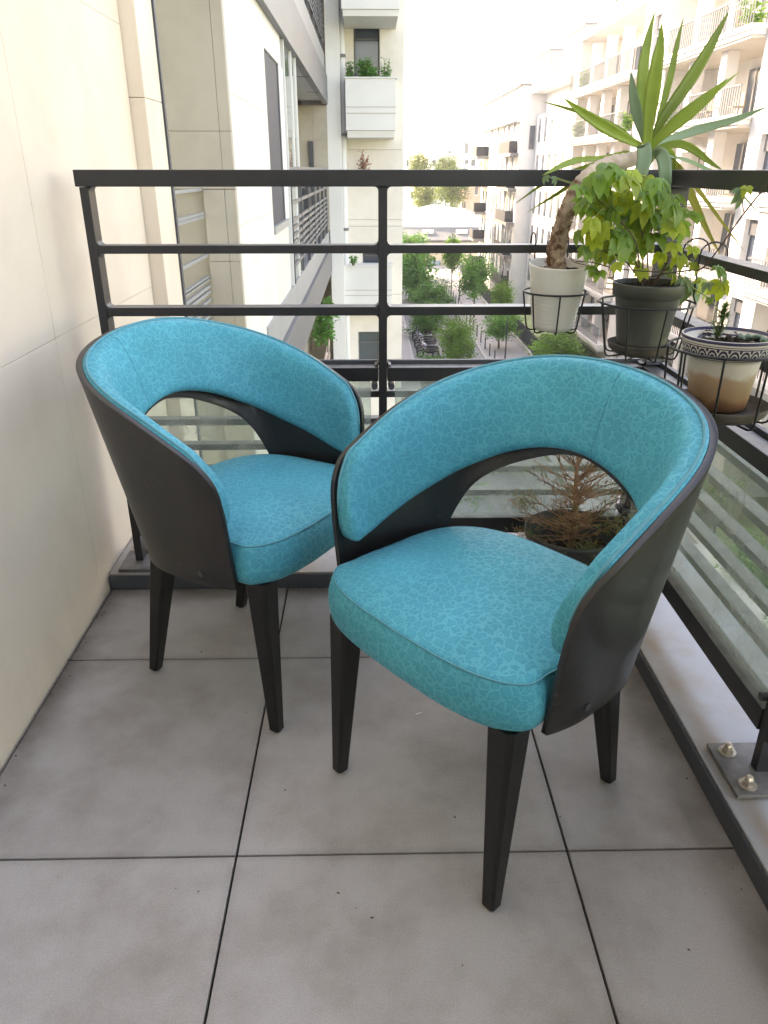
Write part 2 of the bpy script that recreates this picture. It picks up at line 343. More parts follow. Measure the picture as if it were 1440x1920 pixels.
SEAM = mat('seam_thread', (.014, .17, .215), .8)

# ================================================================== THE BALCONY
# floor tiles
fl = obj('balcony_floor', bx(-.775, .672, -1.6, 1.965, -.30, -.012), JOINT); tag(fl, kind='structure')
xs = [-.768, -.2475, .3525, .664]; ys = [-1.6, -.807, -.207, .393, .993, 1.6, 1.957]
for i in range(3):
    for j in range(6):
        g = .0022
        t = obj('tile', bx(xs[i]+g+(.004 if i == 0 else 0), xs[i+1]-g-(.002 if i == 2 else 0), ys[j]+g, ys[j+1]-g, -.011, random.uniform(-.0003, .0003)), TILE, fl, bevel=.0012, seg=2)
# kerb: L-shaped metal-capped upstand
bm = B()
pl = [(-.768, 1.957), (.664, 1.957), (.664, -1.6), (1.0, -1.6), (1.0, 2.30), (-.768, 2.30)]
lo = [bm.verts.new((x, y, -.30)) for x, y in pl]; hi = [bm.verts.new((x, y, .05)) for x, y in pl]
bm.faces.new(lo[::-1]); bm.faces.new(hi)
for i in range(6): bm.faces.new((lo[i], lo[(i+1) % 6], hi[(i+1) % 6], hi[i]))
kb = obj('kerb', bm, KERB, bevel=.002); tag(kb, kind='structure')
# dark joint strip along the foot of the upstand
dk = B(); box(dk, -.766, .660, 1.9505, 1.9555, .0012, .045); box(dk, .6575, .6625, -1.6, 1.9495, .0012, .045)
obj('edge_strip', dk, ANTH, kb)
# small debris on the floor
bm = B()
for k in range(120):
    u = random.random()
    if u < .45: x, y = -.765+abs(random.gauss(0, .012)), random.uniform(.6, 1.95)
    elif u < .7: x, y = random.uniform(-.7, .6), 1.945-abs(random.gauss(0, .012))
    elif u < .85: x, y = .65-abs(random.gauss(0, .02)), random.uniform(.5, 1.9)
    else: x, y = random.uniform(-.6, .6), random.uniform(.6, 1.8)
    s = random.uniform(.0008, .003); a = random.random()*6.3
    vs = [bm.verts.new((x+s*q*math.cos(a+t), y+s*q*math.sin(a+t), .0006+random.random()*.0015)) for t, q in ((0, 1.6), (2, .7), (3.4, 1.2), (5, .8))]
    bm.faces.new(vs)
deb = obj('floor_debris', bm, mat('debris', (.06, .045, .03), .9, var=.4, vscale=50)); tag(deb, 'tiny dark bits of dirt and dry leaf scattered on the tiles', 'debris', kind='stuff')
sc = B(); p0 = atZ(786, 1338, .001)
vs = [sc.verts.new((p0.x+a, p0.y+b, z)) for a, b, z in ((-.009, -.003, .0014), (-.004, -.004, .0016), (.006, .000, .003), (.010, .003, .0045), (.004, .003, .002), (-.007, .0005, .0014))]
sc.faces.new(vs); o = obj('paper_scrap', sc, mat('paper', (.75, .74, .7), .8)); tag(o, 'tiny torn scrap of white paper lying on the middle tile', 'paper scrap')

# side wall of large stone panels
WCORE = 1
wall = thing('stone_wall', 'cream stone-panelled balcony side wall on the left of the chairs', 'wall', (-1.0, 1.0, 0))
obj('wall_core', bx(-1.10, -.800, -1.6, 2.80, -12, 11), mat('wall_core', (.36, .32, .26), .9), wall)
rows = [-12, -8, -4, -.88, -.045, .75, 1.54, 2.34, 3.14, 6, 11]
for r_ in range(len(rows)-1):
    off = (.30 if r_ % 2 == 0 else 0)
    cols = [-1.6, -.96, -.01, .465, .94, 1.415, 1.885, 2.795] if rows[r_] < 1.5 else [-1.6, -.6, .35, 1.3, 2.22, 2.795]
    if rows[r_+1] <= -.88: cols = [-1.6, 2.795]
    for c in range(len(cols)-1):
        g = .0004; e = random.uniform(0, .0007)
        obj('wall_panel', bx(-.80, -.7705-e, cols[c]+g, cols[c+1]-g, rows[r_]+g, rows[r_+1]-g), STONE, wall, bevel=.001, seg=2)
# projecting end pier of the wall
for z0, z1 in ((-12, -.26), (-.26, .54), (.54, 1.34), (1.34, 2.14), (2.14, 11)):
    obj('pier_panel', bx(-1.10, -.72, 2.799, 3.02, z0+.0006, z1-.0006), STONE, wall, bevel=.002)
obj('dark_joint', bx(-1.10, -.713, 3.022, 3.045, -12, 11), ANTH, wall)
# rear wall (behind the viewer) and slab above the balcony
rw = thing('rear_wall', 'cream rear wall of the balcony with a glazed door', 'wall', (0, -1.7, 0))
bm = B(); box(bm, -1.1, -.45, -1.9, -1.602, -.3, 2.6); box(bm, .60, 1.0, -1.9, -1.602, -.3, 2.6); box(bm, -.45, .60, -1.9, -1.602, 2.2, 2.6); box(bm, -.45, .60, -1.9, -1.602, -.3, -.0)
obj('wall', bm, STONE_W, rw); obj('glass_door', bx(-.45, .60, -1.75, -1.72, 0, 2.2), DARKGLASS, rw)
bm = B(); 
for x in (-.45, .04, .56): box(bm, x, x+.05, -1.77, -1.70, 0, 2.2)
obj('door_frame', bm, WFRAME, rw)
sl_ = obj('upper_slab', bx(-.77, 1.0, -1.6, -.3, 2.62, 2.95), STONE_W); tag(sl_, kind='structure')

# ------------------------------------------------------------------ railing
rail = thing('balcony_railing', 'dark painted steel balcony railing with glass panels below wrapping the corner', 'railing', (.036, 2.045, .05))
YF, YB, XF, XB = 2.02, 2.07, .745, .795            # near and far faces of the flat bars
PX = [-.694, .036, .772]; PY = [1.13, .22, -.69, -1.5]
def post(x0, x1, y0, y1): return obj('post', bx(x0, x1, y0, y1, .06, 1.089), PAINT, rail, bevel=.0012)
post(-.705, -.683, YF, YB); post(.025, .047, YF, YB); post(.748, .796, YF+.002, YB+.002)
for y in PY: post(XF, XB, y-.011, y+.011)
# handrail: two flats meeting in a mitre
bm = B(); z0, z1 = 1.09, 1.128
pl = [(-.712, 2.013), (.733, 2.013), (.733, -1.6), (.803, -1.6), (.803, 2.083), (-.712, 2.083)]
lo = [bm.verts.new((x, y, z0)) for x, y in pl]; hi = [bm.verts.new((x, y, z1)) for x, y in pl]
bm.faces.new(lo[::-1]); bm.faces.new(hi)
for i in range(6): bm.faces.new((lo[i], lo[(i+1) % 6], hi[(i+1) % 6], hi[i]))
obj('handrail', bm, PAINT, rail, bevel=.002)
FX = [(-.683, .025), (.047, .748)]; RY = [(1.141, 2.022), (.231, 1.119), (-.679, .209), (-1.489, -.701)]
def fillet(bm, x, y0, y1, z, sx, sz, r=.011):
    """little weld fillet in an opening corner of the front railing (sx,sz point into the opening)"""
    pr = [(0, 0)]+[(r*(1-math.sin(a)), r*(1-math.cos(a))) for a in (0, .39, .78, 1.18, 1.57)]
    a = [bm.verts.new((x+sx*p, y0, z+sz*q)) for p, q in pr]; b = [bm.verts.new((x+sx*p, y1, z+sz*q)) for p, q in pr]
    bm.faces.new(a); bm.faces.new(b[::-1])
    for i in range(len(a)): bm.faces.new((a[i], a[(i+1) % len(a)], b[(i+1) % len(a)], b[i]))
def filletX(bm, y, z, sy, sz, r=.011):
    pr = [(0, 0)]+[(r*(1-math.sin(a)), r*(1-math.cos(a))) for a in (0, .39, .78, 1.18, 1.57)]
    a = [bm.verts.new((XF+.004, y+sy*p, z+sz*q)) for p, q in pr]; b = [bm.verts.new((XB-.004, y+sy*p, z+sz*q)) for p, q in pr]
    bm.faces.new(a); bm.faces.new(b[::-1])
    for i in range(len(a)): bm.faces.new((a[i], a[(i+1) % len(a)], b[(i+1) % len(a)], b[i]))
wf = B(); levels = [(.934, .954), (.779, .801)]; zedges = [1.09, .954, .934, .801, .779, .648]
for a, b in FX:
    for z0, z1 in levels: obj('rail_bar', bx(a, b, YF+.0015, YB-.0015, z0, z1), PAINT, rail, bevel=.001)
    for k in range(3):
        zt, zb_ = zedges[2*k], zedges[2*k+1]
        for x, sx in ((a, 1), (b, -1)):
            fillet(wf, x, YF+.004, YB-.004, zt, sx, -1); fillet(wf, x, YF+.004, YB-.004, zb_, sx, 1)
for a, b in RY:
    for z0, z1 in levels: obj('rail_bar', bx(XF+.0015, XB-.0015, a, b, z0, z1), PAINT, rail, bevel=.001)
    for k in range(3):
        for y, sy in ((a, 1), (b, -1)): filletX(wf, y, zedges[2*k], sy, -1); filletX(wf, y, zedges[2*k+1], sy, 1)
obj('weld_fillets', wf, PAINT, rail, kind='stuff')
for i, (a, b) in enumerate(FX):
    fr = obj('panel_frame', bx(a+.001, b-.001, YF-.004, YB-.012, .604, .642), PAINT, rail, bevel=.002)
    obj('glazing_strip', bx(a+.001, b-.001, YB-.008, YB+.004, .628, .652), ANTH, rail, bevel=.001)
    obj('panel_frame', bx(a+.001, b-.001, YF-.004, YB-.012, .144, .194), PAINT, rail, bevel=.002)
    obj('glass_panel', bx(a+.022, b-.022, YF+.012, YF+.022, .190, .606), GLASS, rail)
    for z in (.557, .478, .404, .331, .256): obj('slat_bar', bx(a, b, YB-.012, YB+.022, z-.009, z+.009), SLATP, rail, bevel=.001)
    for x in (a+.012, b-.012):
        for z in (.215, .40, .59): obj('glass_clamp', tube(B(), [(x, YF-.006, z), (x, YF+.03, z)], .009, 10), ANTH, rail)
for a, b in RY:
    obj('panel_frame', bx(XF-.004, XB-.012, a+.001, b-.001, .604, .642), PAINT, rail, bevel=.002)
    obj('glazing_strip', bx(XB-.008, XB+.004, a+.001, b-.001, .628, .652), ANTH, rail, bevel=.001)
    obj('panel_frame', bx(XF-.004, XB-.012, a+.001, b-.001, .144, .194), PAINT, rail, bevel=.002)
    obj('glass_panel', bx(XF+.012, XF+.022, a+.022, b-.022, .190, .606), GLASS, rail)
    for z in (.557, .478, .404, .331, .256): obj('slat_bar', bx(XB-.012, XB+.022, a, b, z-.009, z+.009), SLATP, rail, bevel=.001)
    for y in (a+.012, b-.012):
        for z in (.215, .59): obj('glass_clamp', tube(B(), [(XF-.006, y, z), (XF+.03, y, z)], .009, 10), ANTH, rail)
def acorn(bm, c):
    lathe(bm, [(.0001, .0), (.017, 0), (.017, .002), (.0105, .0022), (.0105, .0022)], c, 20)
    lathe(bm, [(.0115, .002), (.0115, .011), (.0088, .0115), (.0085, .016), (.006, .021), (.0001, .023)], c, 6)
def plate(x0, x1, y0, y1, bolts):
    p = obj('base_plate', bx(x0, x1, y0, y1, .0515, .0605), PLATE, rail, bevel=.0015)
    for x, y in bolts:
        b = B(); acorn(b, (x, y, .0606)); obj('bolt', b, NUT, p, smooth=False)
plate(-.742, -.64, YF-.055, YF+.10, [(-.722, YF+.075), (-.66, YF+.075)])
plate(-.02, .09, YF-.06, YF+.10, [(0, YF-.035), (.07, YF-.035)])
plate(.70, .85, YF-.05, YF+.10, [(.72, YF-.03), (.72, YF+.06)])
for y in PY[:3]: plate(.683, .84, y-.072, y+.072, [(.714, y+.045), (.714, y-.045), (.82, y+.045), (.82, y-.045)])

# ------------------------------------------------------------------ tub chairs
D = {'a0': .2557, 'a1': .3185, 'b0': .1986, 'b1': .3795, 'yc0': .0649, 'yc1': .1056, 'k': .5961, 'yf0': .1525, 'yf1': .1548, 'cin': .0145}
ZB = .3636
def crsym(p, n): q = cr([(-a, b) for a, b in p[1:][::-1]]+p, n); return q[(len(p)-1)*n:]
RIM = crsym([(0, .8151), (.18, .8062), (.36, .7812), (.54, .7465), (.70, .7094), (.84, .6681), (.93, .6385), (.975, .608), (.992, .578), (1.0, .53)], 12)
HOLE = crsym([(0, .6441), (.2, .6101), (.38, .5454), (.48, .4399), (.495, .40)], 10)
def plan0(s, z, off=0.0):
    t = (z-.3)/.5
    a = D['a0']+(D['a1']-D['a0'])*t-off; b = D['b0']+(D['b1']-D['b0'])*t-off
    yc = D['yc0']+(D['yc1']-D['yc0'])*t; yf = D['yf0']+(D['yf1']-D['yf0'])*t
    A = abs(s); sg = -1 if s < 0 else 1
    ph = min(A/.6, 1)*math.pi/2
    sn = math.sin(ph); cs = math.cos(ph); k = D['k']
    x = a*sn**k if sn > 1e-9 else 0; y = yc-b*(cs**k if cs > 1e-9 else 0)
    q = max((A-.6)/.4, 0)
    return Vector((sg*(x-D['cin']*q*q), y+q*(yf-yc), z))
# table from arc length along the shell to the curve parameter
_A = sorted([.6*i/300 for i in range(301)]+[.6-.1*(.8**i) for i in range(44)]+[.6+.4*i/60 for i in range(1, 61)]+[.1*(.8**i) for i in range(44)])
_L = [0]
for _p, _q in zip(_A, _A[1:]): _L.append(_L[-1]+(plan0(_q, .6)-plan0(_p, .6)).length)
_L = [v/_L[-1] for v in _L]
import bisect
def smap(s):
    a = min(abs(s), 1); i = min(max(bisect.bisect_right(_L, a)-1, 0), len(_L)-2)
    f = (a-_L[i])/max(_L[i+1]-_L[i], 1e-12)
    return math.copysign(_A[i]+(_A[i+1]-_A[i])*min(f, 1), s)
def plan(s, z, off=0.0): return plan0(smap(s), z, off)
# re-parametrise so that columns are evenly spread (superellipse speeds vary)
def solid(bm, grid, grid2):
    """two matching grids of points (outer, inner) -> closed thin solid"""
    nu, nv = len(grid), len(grid[0])
    A = [[bm.verts.new(p) for p in col] for col in grid]; Bq = [[bm.verts.new(p) for p in col] for col in grid2]
    for i in range(nu-1):
        for j in range(nv-1):
            bm.faces.new((A[i][j], A[i+1][j], A[i+1][j+1], A[i][j+1])); bm.faces.new((Bq[i][j], Bq[i][j+1], Bq[i+1][j+1], Bq[i+1][j]))
    return A, Bq
def edge_strip(bm, a, b, flip=False):
    for i in range(len(a)-1):
        f = (a[i], b[i], b[i+1], a[i+1]); bm.faces.new(f[::-1] if flip else f)
def s_cols(lo, hi, n): return [lo+(hi-lo)*i/n for i in range(n+1)]
ZM = .42
SH = None
for a, b in zip(HOLE, HOLE[1:]):
    if a[1] >= ZM >= b[1]: SH = a[0]+(b[0]-a[0])*(a[1]-ZM)/(a[1]-b[1])
TH = .011
def make_shell_bm():
    bm = B()
    half = s_cols(0, SH, 30); front = s_cols(SH, .96, 34)+[.970, .979, .986, .992, .996, 1.0]
    cols = [-s for s in front[::-1]]+[-s for s in half[::-1]][1:]+half[1:]+front[1:]
    def rimz(s): return interp(abs(s), RIM)
    up0, up1 = [], []
    for s in cols:
        zl = interp(abs(s), HOLE) if abs(s) < SH-1e-9 else ZM
        zt = rimz(s)
        zz = [zl+(zt-zl)*j/16 for j in range(17)]
        up0.append([plan(s, z, 0) for z in zz]); up1.append([plan(s, z, TH) for z in zz])
    A, Bq = solid(bm, up0, up1)
    edge_strip(bm, [c[-1] for c in A], [c[-1] for c in Bq])                 # top rim
    edge_strip(bm, A[0], Bq[0], True); edge_strip(bm, A[-1], Bq[-1])
    lo0, lo1 = [], []
    for s in cols:
        zb = ZB - (.0 if abs(s) > .3 else .0)
        zz = [zb+(ZM-zb)*j/4 for j in range(5)]
        lo0.append([plan(s, z, 0) for z in zz]); lo1.append([plan(s, z, TH) for z in zz])
    A2, B2 = solid(bm, lo0, lo1)
    edge_strip(bm, [c[0] for c in A2], [c[0] for c in B2], True)
    edge_strip(bm, A2[0], B2[0], True); edge_strip(bm, A2[-1], B2[-1])
    i0 = [i for i, s in enumerate(cols) if abs(s) <= SH+1e-9]; a, b = i0[0], i0[-1]
    edge_strip(bm, [c[0] for c in A[a:b+1]], [c[0] for c in Bq[a:b+1]], True)
    edge_strip(bm, [c[-1] for c in A2[a:b+1]], [c[-1] for c in B2[a:b+1]])
    bmesh.ops.remove_doubles(bm, verts=bm.verts, dist=1e-5)
    bmesh.ops.recalc_face_normals(bm, faces=bm.faces)
    return bm
PU = [(s, interp(s, RIM)+.001) for s in (0, .08, .16, .24, .32, .4, .48, .56, .64, .72, .80, .86, .90)]+[(.935, .628), (.962, .605), (.979, .575), (.9845, .545), (.984, .520)]
PL = [(0, .656), (.12, .648), (.25, .626), (.40, .588), (.55, .550), (.66, .530), (.76, .514), (.85, .500), (.91, .492), (.95, .490), (.974, .501), (.984, .520)]
def resamp(pts, n):
    f = crsym(pts, 8); L = [0]
    for a, b in zip(f, f[1:]): L.append(L[-1]+math.hypot((a[0]-b[0])*.78, a[1]-b[1]))
    out = []; j = 0
    for i in range(n+1):
        t = L[-1]*(i/n)
        while j < len(L)-2 and L[j+1] < t: j += 1
        k = (t-L[j])/max(L[j+1]-L[j], 1e-9); out.append(tuple(a+(b-a)*k for a, b in zip(f[j], f[j+1])))
    return out
NP = 72
U_, L_ = resamp(PU, NP), resamp(PL, NP)
def pad_point(i, w_, T=.040):
    """i in [-NP,NP] column, w_ in 0..1 from lower to upper edge"""
    k = abs(i); a, b = L_[k], U_[k]; sg = -1 if i < 0 else 1
    s = a[0]+(b[0]-a[0])*w_; z = a[1]+(b[1]-a[1])*w_
    ln = math.hypot((a[0]-b[0])*.78, a[1]-b[1])
    th = T*min(1, ln/.075)**.6
    pr = (1-abs(2*w_-1)**(9 if w_ < .5 else 3.2))**.5
    lift = .013*math.sin(math.pi*min((1-w_)*4, 1))*min(1, ln/.075)
    return plan(sg*s, z+lift, TH+.0008+th*pr)
def make_pad_bm():
    bm = B(); NW = 22; ws = [.5-.5*math.cos(math.pi*j/NW) for j in range(NW+1)]
    cols = [[bm.verts.new(pad_point(i, w_)) for w_ in ws] for i in range(-NP, NP+1)]
    for c, d in zip(cols, cols[1:]):
        for j in range(NW): bm.faces.new((c[j], c[j+1], d[j+1], d[j]))
        bm.faces.new((c[0], d[0], d[-1], c[-1]))
    bmesh.ops.remove_doubles(bm, verts=bm.verts, dist=1e-5)
    bmesh.ops.recalc_face_normals(bm, faces=bm.faces)
    return bm
# seat
ZS = .4566
def seat_ring(z, grow, scale=1.0, n=120):
    pts = []
    for k in range(n):
        th = 2*math.pi*k/n; c, s = math.cos(th), math.sin(th)
        t = max(s, 0)
        W, Df, Db = .250+grow, .231+grow, .188+grow
        nn = 5.0 if s >= 0 else 2.9
        x = W*math.copysign(abs(c)**(2/nn), c)
        y = (Df if s >= 0 else Db)*math.copysign(abs(s)**(2/nn), s)
        if s < 0: pass
        else: y -= .022*(abs(x)/W)**2.2*t        # bowed front
        u = min(max((y-.125)/.06, 0), 1); u = u*u*(3-2*u); x *= (.235+.015*u)/.250
        pts.append(Vector((x*scale, .004+y*scale, z)))
    return pts
def make_seat_bm():
    bm = B()
    prof = [(.368, -.030, 1), (.366, -.016, 1), (.370, -.004, 1), (.380, .004, 1), (.400, .0075, 1), (.425, .007, 1), (.445, .003, 1), (.454, -.001, 1), (ZS, -.0025, 1)]
    rings = [[bm.verts.new((sum((p.x for p in []), 0), 0, 0))]] if False else []
    for z, g, s in prof: rings.append([bm.verts.new(p) for p in seat_ring(z, g, s)])
    for sc_ in (.985, .965, .93, .88, .8, .68, .52, .34, .17):
        h = ZS+.030*(1-sc_**3.2)+.002
        rings.append([bm.verts.new(p) for p in seat_ring(h, -.0025, sc_)])
    for a, b in zip(rings, rings[1:]):
        n = len(a)
        for k in range(n): bm.faces.new((a[k], a[(k+1) % n], b[(k+1) % n], b[k]))
    bm.faces.new(rings[0][::-1]); bm.faces.new(rings[-1])
    return bm
def leg_bm(tx, ty, fx, fy, zt=.372, wt=.053, wf_=.026):
    bm = B(); rings = []
    for z, cx, cy, w_ in ((.004, fx, fy, wf_), (zt, tx, ty, wt)):
        h = w_/2; c = h*.30
        rings.append([bm.verts.new((cx+a, cy+b, z)) for a, b in ((h, -h+c), (h, h-c), (h-c, h), (-h+c, h), (-h, h-c), (-h, -h+c), (-h+c, -h), (h-c, -h))])
    a, b = rings
    for k in range(8): bm.faces.new((a[k], a[(k+1) % 8], b[(k+1) % 8], b[k]))
    bm.faces.new(a[::-1]); bm.faces.new(b); return bm
chair = thing('tub_chair', 'turquoise patterned tub chair standing nearer, in front of the potted plants', 'chair', (.2176, 1.1699, 0), 0, 'turquoise tub chairs on the balcony')
chair.rotation_euler = (0, 0, -2.4522-math.pi/2)
sh = obj('shell', make_shell_bm(), WOODB, chair, smooth=True, local=True, bevel=.0022, seg=2)
pad = obj('back_pad', make_pad_bm(), FAB, chair, smooth=True, local=True)
bm = B()
welt = [pad_point(i, 1) + (plan(math.copysign(U_[abs(i)][0], i or 1), U_[abs(i)][1], TH+.006)-plan(math.copysign(U_[abs(i)][0], i or 1), U_[abs(i)][1], TH)) + Vector((0, 0, .001)) for i in range(-NP+3, NP-2)]
tube(bm, welt, .0032, 6); obj('piping', bm, PIPING, pad, smooth=True, local=True)
seat = obj('seat', make_seat_bm(), FAB, chair, smooth=True, local=True)
bm = B(); rg = seat_ring(ZS+.0008, -.0018); tube(bm, rg+[rg[0], rg[1]], .0016, 6, cap=False); obj('piping', bm, PIPING, seat, smooth=True, local=True)
obj('seat_base', bx(-.19, .19, -.14, .17, .352, .372), WOODL, chair, local=True)
for fx, fy, tx, ty in ((-.208, .1975, -.198, .178), (.208, .1975, .198, .178), (-.168, -.1975, -.165, -.112), (.168, -.1975, .165, -.112)):
    lg = obj('leg', leg_bm(tx, ty, fx, fy), WOODL, chair, local=True, bevel=.0012)
    g = B(); lathe(g, [(.0001, 0), (.010, 0), (.0105, .003), (.0095, .0055), (.0001, .0055)], (fx, fy, .0002), 16); obj('glide', g, GLIDE, lg, smooth=False, local=True)
for sg in (-1, 1):
    for s, z in ((.90, .392), (.50, .385)):
        bm = B(); c = plan(sg*s, z, -.0006); nrm = (plan(sg*s, z, 0)-plan(sg*s, z, .02)).normalized()
        tube(bm, [c-nrm*.001, c+nrm*.0022], .0062, 14); tube(bm, [c+nrm*.0022, c+nrm*.0026], .0028, 6)
        obj('screw', bm, SCREW, sh, local=True)
chair2 = copy_tree(chair); chair2.location = (-.2808, 1.6086, 0); chair2.rotation_euler = (0, 0, -.5161-math.pi/2)
def seam(ch, s0):
    pd = [c for c in ch.children if c.name.startswith('back_pad')][0]; k = next(i for i in range(NP) if U_[i][0] >= abs(s0)-1e-6); k = int(math.copysign(k, s0))
    obj('seam', tube(B(), [pad_point(k, .03+.94*j/24) for j in range(25)], .0006, 4), SEAM, pd, local=True)
seam(chair, -.08); seam(chair2, .20)
chair2['label'] = 'turquoise patterned tub chair standing farther back, against the cream wall'
# ================================================================== SURROUNDINGS
ZG = -12.0
# ---- street
o = obj('ground', bx(-80, 260, -60, 420, ZG-.4, ZG-.02), GROUND); tag(o, kind='structure')
o = obj('road', bx(3.35, 8.70, -20, 108.5, ZG-.1, ZG), ASPH); tag(o, kind='structure')
o = obj('cross_road', bx(-30, 60, 108.5, 114, ZG-.1, ZG+.004), ASPH); tag(o, kind='structure')
o = obj('pavement', bx(-1.0, 3.2, -20, 108.0, ZG-.1, ZG+.12), PAVE); tag(o, kind='structure')
o = obj('pavement', bx(8.85, 12.05, 3, 108.0, ZG-.1, ZG+.12), PAVE); tag(o, kind='structure')
o = obj('pavement', bx(-30, 60, 114, 116.2, ZG-.1, ZG+.12), PAVE); tag(o, kind='structure')
for x0, x1 in ((3.2, 3.35), (8.70, 8.85)):
    k = obj('kerb', bx(x0, x1, 40, 50, ZG-.1, ZG+.125), KSTONE); tag(k, kind='structure')
    n = 0
    for j in range(29):
        y = 50+2*j; s = obj('kerb_stone', bx(x0, x1, y+.01, y+1.99, ZG-.1, ZG+.125+.003*(j % 2)), KSTONE, k)
o = obj('lawn', bx(12.4, 15.6, 3, 100, ZG-.1, ZG+.18), LAWN); tag(o, kind='structure')
o = obj('garden_path', bx(15.6, 19, 3, 28, ZG-.1, ZG+.15), PAVE); tag(o, kind='structure')
o = obj('side_terrace', bx(9.2, 12.4, -8, 24, ZG+.2, ZG+.9), STONE_G); tag(o, kind='structure')

# garden fence: posts, rails and dense dark infill on a low wall
gf = thing('garden_fence', 'long dark metal fence on a low wall between street and gardens', 'fence', (12.2, 30, ZG))
obj('low_wall', bx(12.06, 12.34, 24, 104, ZG, ZG+.55), STONE_G, gf)
bars = B(); y = 24.2
while y < 104: box(bars, 12.185, 12.215, y, y+.03, ZG+.55, ZG+1.95); y += .13
obj('fence_bars', bars, ANTH, gf, kind='stuff')
for z in (ZG+.65, ZG+1.88): obj('rail', bx(12.175, 12.225, 24, 104, z, z+.05), ANTH, gf)
y = 24
while y <= 104: obj('post', bx(12.16, 12.24, y-.04, y+.04, ZG+.55, ZG+2.02), ANTH, gf); y += 2.5

# bollards
bl = tag(obj('bollard', lathe(B(), [(.0001, 0), (.055, 0), (.05, .02), (.045, .85), (.05, .86), (.05, .90), (.03, .94), (.0001, .95)], (9.15, 50, ZG+.12), 10), ANTH, smooth=True),
     'thin dark bollard on the kerb of the right-hand pavement', 'bollard', 'bollards along the right-hand pavement')
for j in range(1, 20):
    c = bl.copy(); COL.objects.link(c); c.location.y = 50+2.45*j; c['label'] = 'thin dark bollard on the kerb of the right-hand pavement'
# street lamp
lp = thing('street_lamp', 'slim grey street lamp on the right-hand pavement', 'street lamp', (9.75, 54, ZG+.12))
obj('pole', tube(B(), [(9.75, 54, ZG+.12), (9.75, 54, ZG+1.0), (9.75, 54, ZG+3.7)], [.08, .055, .04], 10), ANTH, lp)
obj('lamp_head', lathe(B(), [(.0001, 0), (.10, .0), (.16, .10), (.14, .16), (.0001, .2)], (9.75, 54, ZG+3.8), 14), STONE_W, lp, smooth=True)
lp2 = copy_tree(lp); lp2.location.y = 84; lp2['label'] = 'farther slim grey lamp post beside the pavement tree'; lp['group'] = lp2['group'] = 'street lamps'

# ---- trees
def crown_mesh(name, seed, n, leaf=.05, conic=0, clumps=46, spread=.20):
    rnd = random.Random(seed); bm = B(); cs = []
    for k in range(clumps):
        while True:
            v = Vector((rnd.uniform(-1, 1), rnd.uniform(-1, 1), rnd.uniform(-1, 1)))
            if v.length < 1: break
        v *= (.55+.45*(v.length))*rnd.uniform(.75, 1.22)
        wz = (1-conic*.5*(v.z+1)); cs.append((Vector((v.x*wz*.85, v.y*wz*.85, v.z*.9)), rnd.uniform(.7, 1.3)))
    for c, s in cs:
        for j in range(int(n/clumps)):
            d = Vector((rnd.gauss(0, 1), rnd.gauss(0, 1), rnd.gauss(0, .75)))*spread*s; p = c+d
            nrm = Vector((rnd.gauss(0, 1), rnd.gauss(0, 1), rnd.gauss(.4, 1))).normalized(); a, b = frame_of(nrm); L = leaf*rnd.uniform(.6, 1.3)
            bm.faces.new([bm.verts.new(p+a*L), bm.verts.new(p+b*L*.6), bm.verts.new(p-a*L), bm.verts.new(p-b*L*.6)])
    me = bpy.data.meshes.new(name); bm.to_mesh(me); bm.free(); return me
CM = [crown_mesh('crown', 1, 5200, .060), crown_mesh('crown', 2, 5200, .060, conic=.6), crown_mesh('crown', 3, 8000, .044, clumps=110, spread=.14)]
CMM = {}
def tree(label, x, y, zc_, r, h, m, var=0, group='street trees', trunk=True, zg=ZG+.1, name='street_tree', rz=0):
    t = thing(name, label, 'tree', (x, y, zg), rz, group=group)
    key = (var, m.name)
    if key not in CMM: me = CM[var].copy(); me.materials.append(m); CMM[key] = me
    o = bpy.data.objects.new('crown', CMM[key]); COL.objects.link(o); o.parent = t; o.location = (0, 0, zc_-zg); o.scale = (r, r, h/2)
    if trunk:
        rt = max(.05, r*.045); H = zc_-zg
        obj('trunk', tube(B(), [(0, 0, 0), (.03*r, 0, H*.35), (-.02*r, .03*r, H*.75), (0, 0, H+h*.3)], [rt*1.3, rt, rt*.7, rt*.3], 8), BARK, t, smooth=True, local=True)
        bm = B(); rnd = random.Random(int(x*31+y))
        for k in range(7):
            a = k*2.4; z0 = H-h*.38+h*.09*k; L = r*.75
            tube(bm, [(0, 0, z0), (math.cos(a)*L*.5, math.sin(a)*L*.5, z0+h*.12), (math.cos(a)*L, math.sin(a)*L, z0+h*.2)], [rt*.5, rt*.3, rt*.12], 5)
        obj('limbs', bm, BARK, t, smooth=True, local=True, kind='stuff')
    return t
def tree_px(label, cx, cy, wpx, hpx, Y, m, var=0, **k):
    p = atY(cx, cy, Y); return tree(label, p.x, Y, p.z, px2m_(p, wpx)/2, px2m_(p, hpx), m, var, **k)
def px2m_(p, n): return n*(p-CAMP).dot(FW)/FOC
tree_px('tall dark green tree on the left pavement, nearest the far wing', 782, 515, 84, 120, 84, FOL[0], 0)
tree_px('dark green tree over the parked motorcycles', 800, 600, 86, 66, 65, FOL[0], 2)
tree_px('spreading tree low on the left pavement between two taller ones', 812, 556, 86, 62, 74, FOL[0], 2, rz=1)
tree_px('narrow light green tree alone near the end of the street', 848, 480, 48, 76, 88, FOL[1], 1)
tree_px('dense green tree on the right pavement just before the balconied block', 892, 518, 62, 92, 74, FOL[0], 0, rz=2)
tree_px('sunlit green young tree by the fence below the dark balconies', 940, 560, 52, 68, 66, FOL[1], 2)
tree_px('thin airy tree on the right pavement beside the street lamp', 938, 608, 72, 62, 60, FOL[0], 0, rz=3)
tree_px('round bright green tree in the middle foreground of the street', 856, 640, 82, 98, 52, FOL[1], 2, rz=.5)
